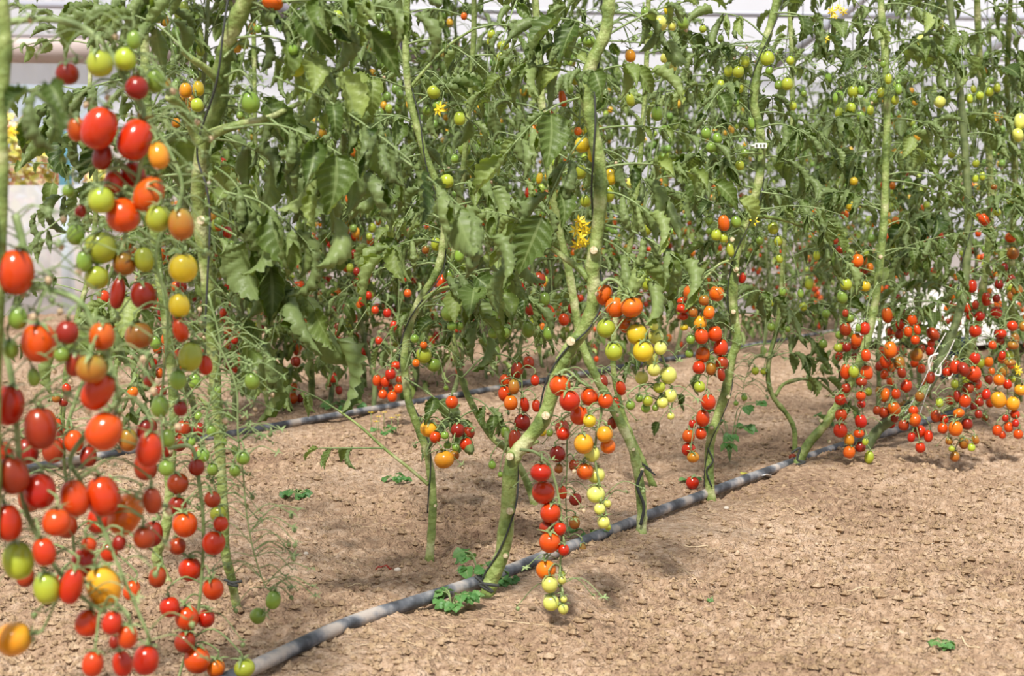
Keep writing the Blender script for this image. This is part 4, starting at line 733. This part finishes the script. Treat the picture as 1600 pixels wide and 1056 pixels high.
# ------------------------------------------------------------------ strings, clips
m_twine = mat('dark_twine', (.035, .038, .035), .7); m_white = mat('white_twine', (.72, .70, .66), .6)
def twine(path, d, r, m, label, group=None, off=-.012, cat='string'):
    acc = Acc(); pts = catmull([P(x, y, d + (q[0] if q else off)) for x, y, *q in path], 8); tube(acc, pts, r, 6); return prop(acc.build('support_string', m), label, cat, group)
twine([(320, 520), (324, 440), (328, 340), (322, 290), (308, 230, .02), (338, 130, -.02), (350, 40, -.02), (365, -60)], 1.98, .0016, m_twine, 'dark twine running along the thick forked stem at left', off=.012)
twine([(1001, 820), (1006, 790), (996, 760), (1004, 735)], 2.74, .003, m_twine, 'black tie wrapped around the leaning stem at the hose', cat='tie')
twine([(1112, 760), (1104, 735), (1114, 720), (1106, 700)], 3.12, .0018, m_twine, 'black tie wrapped low around the tall wavy stem', cat='tie')
twine([(1236, 708), (1250, 700), (1246, 718), (1258, 722), (1244, 726)], 3.46, .003, m_twine, 'black tie fixing the slanting stem to the hose', cat='tie')
twine([(350, 905), (372, 915), (356, 912), (378, 908)], 2.17, .0022, m_twine, 'black tie around the thin green stem at lower left', cat='tie')
twine([(742, 900), (770, 925), (748, 912), (780, 915)], 2.27, .0026, m_twine, 'black tie at the foot of the central stem', cat='tie')
twine([(1000, 722), (1018, 735), (1008, 730), (1024, 742)], 3.28, .0025, m_twine, 'black tie at the foot of the thin stem behind the cream truss', cat='tie')
twine([(1414, 646), (1430, 620), (1448, 585), (1460, 552), (1478, 520)], 3.76, .0013, m_white, 'long white cord pulled down beside the shaded leaning stem at right', off=0)
twine([(1437, 648), (1450, 610), (1466, 575), (1480, 555), (1492, 530)], 3.76, .0013, m_white, 'second white cord right of the first, pulled to the red fruit', off=0)
twine([(1466, 552), (1452, 560), (1454, 580), (1468, 586), (1470, 570)], 3.76, .003, m_white, 'loop of thick white twine tangled at the shaded stem', off=0)
twine([(1486, 560), (1492, 575), (1482, 592), (1490, 555)], 3.76, .002, m_white, 'small white twine loop above the dark red tomatoes', off=0)
def wind(root, z0, z1, turns, m, label, r=.0014, extra=.009):
    sm = root_pts[root.name]; z = sm[:, 2]; n = 160; zz = np.linspace(z0, z1, n); c = np.stack([np.interp(zz, z, sm[:, i]) for i in range(3)], 1)
    T = np.gradient(c, axis=0); T /= np.linalg.norm(T, axis=1)[:, None]; A = np.cross(T, [0, 1, 0]); A /= np.linalg.norm(A, axis=1)[:, None]; B = np.cross(T, A); th = np.linspace(0, turns * 2 * math.pi, n)[:, None]
    pts = c + extra * (np.cos(th) * A + np.sin(th) * B); acc = Acc(); tube(acc, pts, r, 5); prop(acc.build('support_string', m), label, 'string')
wind(F1, .01, 1.05, 3.2, m_twine, 'dark twine winding up the thick central tomato stem', .0016, .0145)
wind(B1, .08, .95, 3.0, m_twine, 'dark twine winding up the slim stem left of the central plant', .0012, .0095)
wind(F3, .02, 1.1, 2.5, m_twine, 'dark twine winding up the tall wavy stem right of the cascade', .0011, .0125)
wind(F5, .05, 1.1, 2.5, m_twine, 'dark twine winding up the shaded leaning stem', .0012, .0165)
STRING_AT = ['thin hanging string, first one right of the tall wavy stem', 'thin hanging string, second one right of the tall wavy stem', 'thin hanging string crossing the slanted tube below the yellow blossoms', 'thin hanging string just right of the yellow blossoms',
    'thin hanging string halfway between the yellow blossoms and the upright stem', 'thin hanging string touching the upright stem top on its left', 'thin hanging string, first one right of the upright stem', 'thin hanging string, second one right of the upright stem', 'thin hanging string passing the pale yellow fruit under the roof', 'thin hanging string just left of the second slanted tube',
    'thin hanging string in front of the second slanted tube', 'thin hanging string nearest the right picture edge']
k = 0
for x, yb, x2 in [(1234, 90, 1240), (1252, 90, 1256), (1292, 60, 1300), (1330, 100, 1336), (1346, 80, 1350), (1366, 150, 1370), (1404, 70, 1408), (1418, 120, 1424), (1456, 100, 1460), (1540, 120, 1544), (1570, 110, 1574), (1596, 160, 1586)]:
    twine([(x, yb + 60), ((x + x2) / 2, yb / 2), (x2, -90), (x2, -300)], 6.2 if k % 2 else 5.4, .0018, m_twine, STRING_AT[k], 'hanging support strings at upper right', off=0); k += 1
# plant clip on the tall stem
acc = Acc(); c = P(1185, 228, 3.12); th = np.linspace(0, 2 * math.pi, 18)
tube(acc, [c + np.array([.014 * math.cos(a), .014 * math.sin(a), 0]) for a in th], .003, 6)
box(acc, c + np.array([.002, -.0165, 0]), (.026, .003, .011)); 
for q in (-.007, .002, .010): box(acc, c + np.array([q, -.0185, 0]), (.004, .002, .005), 1)
prop(acc.build('plant_clip', [mat('clear_plastic', (.75, .78, .75), .3), m_dark]), 'pale plastic plant clip around the tall wavy stem', 'clip')

# ------------------------------------------------------------------ things on the ground
def on_ground(px, py): g = G(px, py); return np.array([g[0], g[1], float(height(g[0], g[1]))])
def fallen(px, py, w, h, c, ax, lab):
    g = on_ground(px, py); s = g[1] / FPX; root = empty('fallen_tomato', g); prop(root, lab, 'tomato'); ob = bpy.data.objects.new('fruit_body', FM[('round' if h == w else 'plum', c)]); C.objects.link(ob); ob.parent = root
    X, Y, Z = rot_to(ax); M = np.eye(4); M[:3, 0] = X * w * s; M[:3, 1] = Y * w * s; M[:3, 2] = Z * h * s; M[:3, 3] = (0, 0, w * s * .42); ob.matrix_local = Matrix(M.tolist())
    acc = Acc(); calyx(acc, np.array(M[:3, 3]) + Z * h * s * .47, Z, w * s, random.Random(3)); acc.build('calyx', m_truss, root)
fallen(1082, 755, 21, 21, 'r', (.2, -.2, 1), 'single red tomato lying on the soil left of the tall wavy stem')
fallen(1238, 722, 9, 12, 'd', (.9, 0, .3), 'small dark red fruit lying on the soil beside the tied slanting stem')
# piece of red skin
g = on_ground(600, 877); acc = Acc(); V = []
for i in range(7):
    for j in range(4):
        u = i / 6 - .5; v = j / 3 - .5; V.append((g[0] + u * .028, g[1] + v * .016, g[2] + .009 + .006 * (1 - 4 * u * u) * (1 - .6 * v) + .002 * math.sin(i * 2.1)))
acc.add(V, [(i * 4 + j, i * 4 + j + 1, (i + 1) * 4 + j + 1, (i + 1) * 4 + j) for i in range(6) for j in range(3)])
sk = acc.build('tomato_skin', m_fruit['d']); md = sk.modifiers.new('t', 'SOLIDIFY'); md.thickness = .002; prop(sk, 'small piece of dark red tomato skin on the bare soil', 'tomato skin')
def lone_leaf(px, py, size, m, lab, name, rz, cat, flat=True):
    g = on_ground(px, py); acc = Acc(); Y = np.array([math.cos(rz), math.sin(rz), .1]); Y = nrm(Y); X = nrm(np.cross(Y, [0, 0, 1])); Z = np.cross(X, Y)
    acc.put(('f', 1), frame(X * 1.6, Y, Z, g + np.array([0, 0, .013]) - Y * size / 2, size), .6); o = acc.build(name, m); md = o.modifiers.new('t', 'SOLIDIFY'); md.thickness = .0006; return prop(o, lab, cat)
m_yleaf = mat('yellow_leaf', (.62, .58, .10), .6); m_paper = mat('white_scrap', (.75, .74, .72), .6)
lone_leaf(1168, 735, .036, m_yleaf, 'yellow fallen leaf on the soil between the hose and the reddish ground', 'fallen_leaf', .2, 'leaf')
lone_leaf(1195, 744, .045, m_paper, 'scrap of white film lying on the hose', 'film_scrap', .6, 'scrap')
def weed(px, py, n, size, hgt, lab, seed, tint=.5, spread=1.0, m=None, kinds=(0, 1, 2), name='weed'):
    rng = random.Random(seed); g = on_ground(px, py); root = empty(name, g); prop(root, lab, 'weed'); acc = Acc()
    for k in range(n):
        a = k * 2.4 + rng.uniform(-.4, .4); L = size * rng.uniform(.9, 1.6) * spread; up = hgt * rng.uniform(.4, 1.2)
        e = g + np.array([math.cos(a) * L, math.sin(a) * L, up]); mid = g + np.array([math.cos(a) * L * .4, math.sin(a) * L * .4, up * .9]); tube(acc, catmull([g, mid, e], 3), .0011, 4, 1, caps=False)
        for q in range(3):
            b = a + (q - 1) * 1.0; Y = nrm([math.cos(b), math.sin(b), rng.uniform(-.5, .2)]); X = nrm(np.cross(Y, [rng.uniform(-.3, .3), rng.uniform(-.5, 0), 1])); Z = np.cross(X, Y); acc.put(('f', rng.choice(kinds)), frame(X * 1.7, Y, Z, e, size * rng.uniform(.7, 1.1)), tint + rng.uniform(-.3, .3))
    o = acc.build('foliage', [m or m_weed, m_truss], root, tuple(g)); o.location = (0, 0, 0); return root
weed(706, 945, 10, .020, .022, 'low green weed growing over the hose left of the central stem', 1)
weed(748, 905, 8, .024, .045, 'green weed sprout growing behind the foot of the central stem', 2, .45)
weed(776, 905, 3, .02, .010, 'tiny weed leaf in the shade right of the central stem foot', 3, .2)
weed(1140, 718, 9, .03, .13, 'young bluish green seedling growing right of the tall wavy stem', 4, .5, 1.5)
weed(918, 838, 5, .02, .02, 'small weed growing at the hose beneath the cream fruit', 5, .4)
weed(1085, 744, 3, .018, .018, 'small weed leaf beside the fallen red tomato', 6, .5)
weed(465, 772, 8, .02, .008, 'flat dark green weed on the bare soil at left', 7, .0)
weed(615, 752, 6, .018, .015, 'faint small weed on the soil behind the slim stem', 8, .3)
weed(1110, 905, 4, .008, .006, 'tiny green sprout on the open soil right of the front truss', 9, .6)
weed(1470, 1000, 8, .011, .006, 'small flat grey-green weed near the lower right corner', 10, .6)
weed(1292, 660, 4, .03, .04, 'green seedling behind the slanting tied stem', 11, .3)
weed(540, 640, 7, .035, .03, 'leafy green weed beside the second-bed hose', 12, .5)
weed(600, 668, 6, .02, .02, 'low weed with yellow blossoms behind the bare side shoot', 13, .4)
w13 = [o for o in scene.objects if o.get('label', '').startswith('low weed with yellow')][0]
# blossoms of that weed
for i, (x, y) in enumerate([(580, 655), (592, 662), (600, 655), (612, 664), (588, 670), (622, 660)]):
    acc = Acc(); g = G(x, y + 8); c = np.array([g[0], g[1], .035]); 
    for k in range(5):
        a = k * 1.256 + i; acc.add([c, c + np.array([math.cos(a + .3), math.sin(a + .3), .3]) * .007, c + np.array([math.cos(a), math.sin(a), .2]) * .013, c + np.array([math.cos(a - .3), math.sin(a - .3), .3]) * .007], [(0, 1, 2, 3)])
    tube(acc, [c, np.array([c[0], c[1], -.01])], .001, 4, 1); o = acc.build('flower', [m_flower, m_truss], w13, tuple(w13.location)); o.location = (0, 0, 0)
# straw and twigs
m_straw = mat('dry_straw', (.60, .47, .30), .8)
rs = random.Random(8); acc = Acc()
for k in range(150):
    y = 1.6 + 3.2 * rs.random() ** 1.4; x = rs.uniform(-.42, .42) * y; a = rs.uniform(0, 6.28); L = rs.uniform(.012, .06) * (1 if rs.random() < .8 else 1.8); pts = []
    for q in range(5):
        u = q / 4 - .5; X_ = x + math.cos(a) * L * u + .1 * L * u * u * math.sin(a); Y_ = y + math.sin(a) * L * u; pts.append((X_, Y_, float(height(X_, Y_)) + .0018))
    tube(acc, pts, rs.uniform(.0004, .0010), 4)
prop(acc.build('straw_litter', m_straw), 'thin bits of dry straw strewn on the soil', 'straw', kind='stuff')
for i, (pth, lab, r) in enumerate([([(1052, 846), (1080, 850), (1108, 848)], 'pale dry twig on the soil right of the hose', .0014), ([(1405, 1052), (1450, 1046), (1500, 1034)], 'long thin straw stalk at the bottom right', .0009), ([(1502, 980), (1512, 996), (1530, 1006)], 'curled dry twig near the weed at lower right', .0016), ([(760, 965), (800, 958), (850, 962)], 'thin pale straw in front of the central stem', .0008), ([(1148, 905), (1168, 915), (1180, 925)], 'short dry stalk on the open soil', .0010)]):
    acc = Acc(); pts = [];
    for x, y in pth: g = G(x, y); pts.append((g[0], g[1], float(height(g[0], g[1])) + .003))
    tube(acc, catmull(pts, 5), r, 6); prop(acc.build('dry_twig', m_straw), lab, 'twig')
# pale pebbles one can pick out
for i, (x, y, w, lab) in enumerate([(478, 858, 9, 'white pebble on the soil at left'), (621, 883, 12, 'pale flat pebble just right of the red skin'), (1459, 830, 10, 'pale round pebble on the open soil at right'), (1135, 790, 9, 'small pale pebble in front of the tall wavy stem')]):
    g = on_ground(x, y); acc = Acc(); r = w / 2 / FPX * g[1]; rs = np.random.RandomState(i)
    lathe(acc, np.array([[r, 0, 0, g[0]], [.1 * r, r * .8, 0, g[1]], [0, .1 * r, r * .6, g[2] + r * .3], [0, 0, 0, 1.]]), [(.01, -1), (.7, -.75), (1, -.1), (.85, .5), (.5, .85), (.01, 1)], 9); acc.V[-1] = (acc.V[-1][0] + rs.uniform(-.1, .1, acc.V[-1][0].shape) * r, *acc.V[-1][1:])
    prop(acc.build('pebble', mat('pebble', (.62, .55, .47), .8)), lab, 'pebble')
# white ground sheet and the blue container behind the right hand plants
m_sheet = mat('ground_sheet', rough=.6); noise_colour(m_sheet, [(.35, (.62, .57, .52)), (.65, (.80, .76, .71))], 6)
acc = Acc(); V = []
ya, yb = 6.7, 9.35
for i in range(21):
    for j in range(11):
        y = ya + (yb - ya) * j / 10; xl = (1330 - 800) / FPX * y; xr = (1640 - 800) / FPX * y; x = xl + (xr - xl) * i / 20; V.append((x, y, .05 + .02 * math.sin(i * 1.3 + j * .7) * math.cos(j * 1.9) + (.0 if j < 8 else .05 * (j - 7))))
acc.add(V, [(i * 11 + j, (i + 1) * 11 + j, (i + 1) * 11 + j + 1, i * 11 + j + 1) for i in range(20) for j in range(10)])
sh = acc.build('ground_sheet', m_sheet); md = sh.modifiers.new('t', 'SOLIDIFY'); md.thickness = .006; prop(sh, 'off-white plastic sheet spread on the ground behind the right hand vines', 'sheet')
acc = Acc(); g = G(1488, 592); lathe(acc, np.array([[1, 0, 0, g[0]], [0, 1, 0, g[1]], [0, 0, 1, 0], [0, 0, 0, 1.]]), [(.01, -.01), (.055, -.01), (.068, .15), (.073, .15), (.073, .16), (.064, .16), (.055, .01), (.01, .008)], 20)
prop(acc.build('bucket', mat('blue_plastic', (.03, .09, .22), .45)), 'dark blue plastic container on the ground behind the shaded leaning stem', 'bucket')
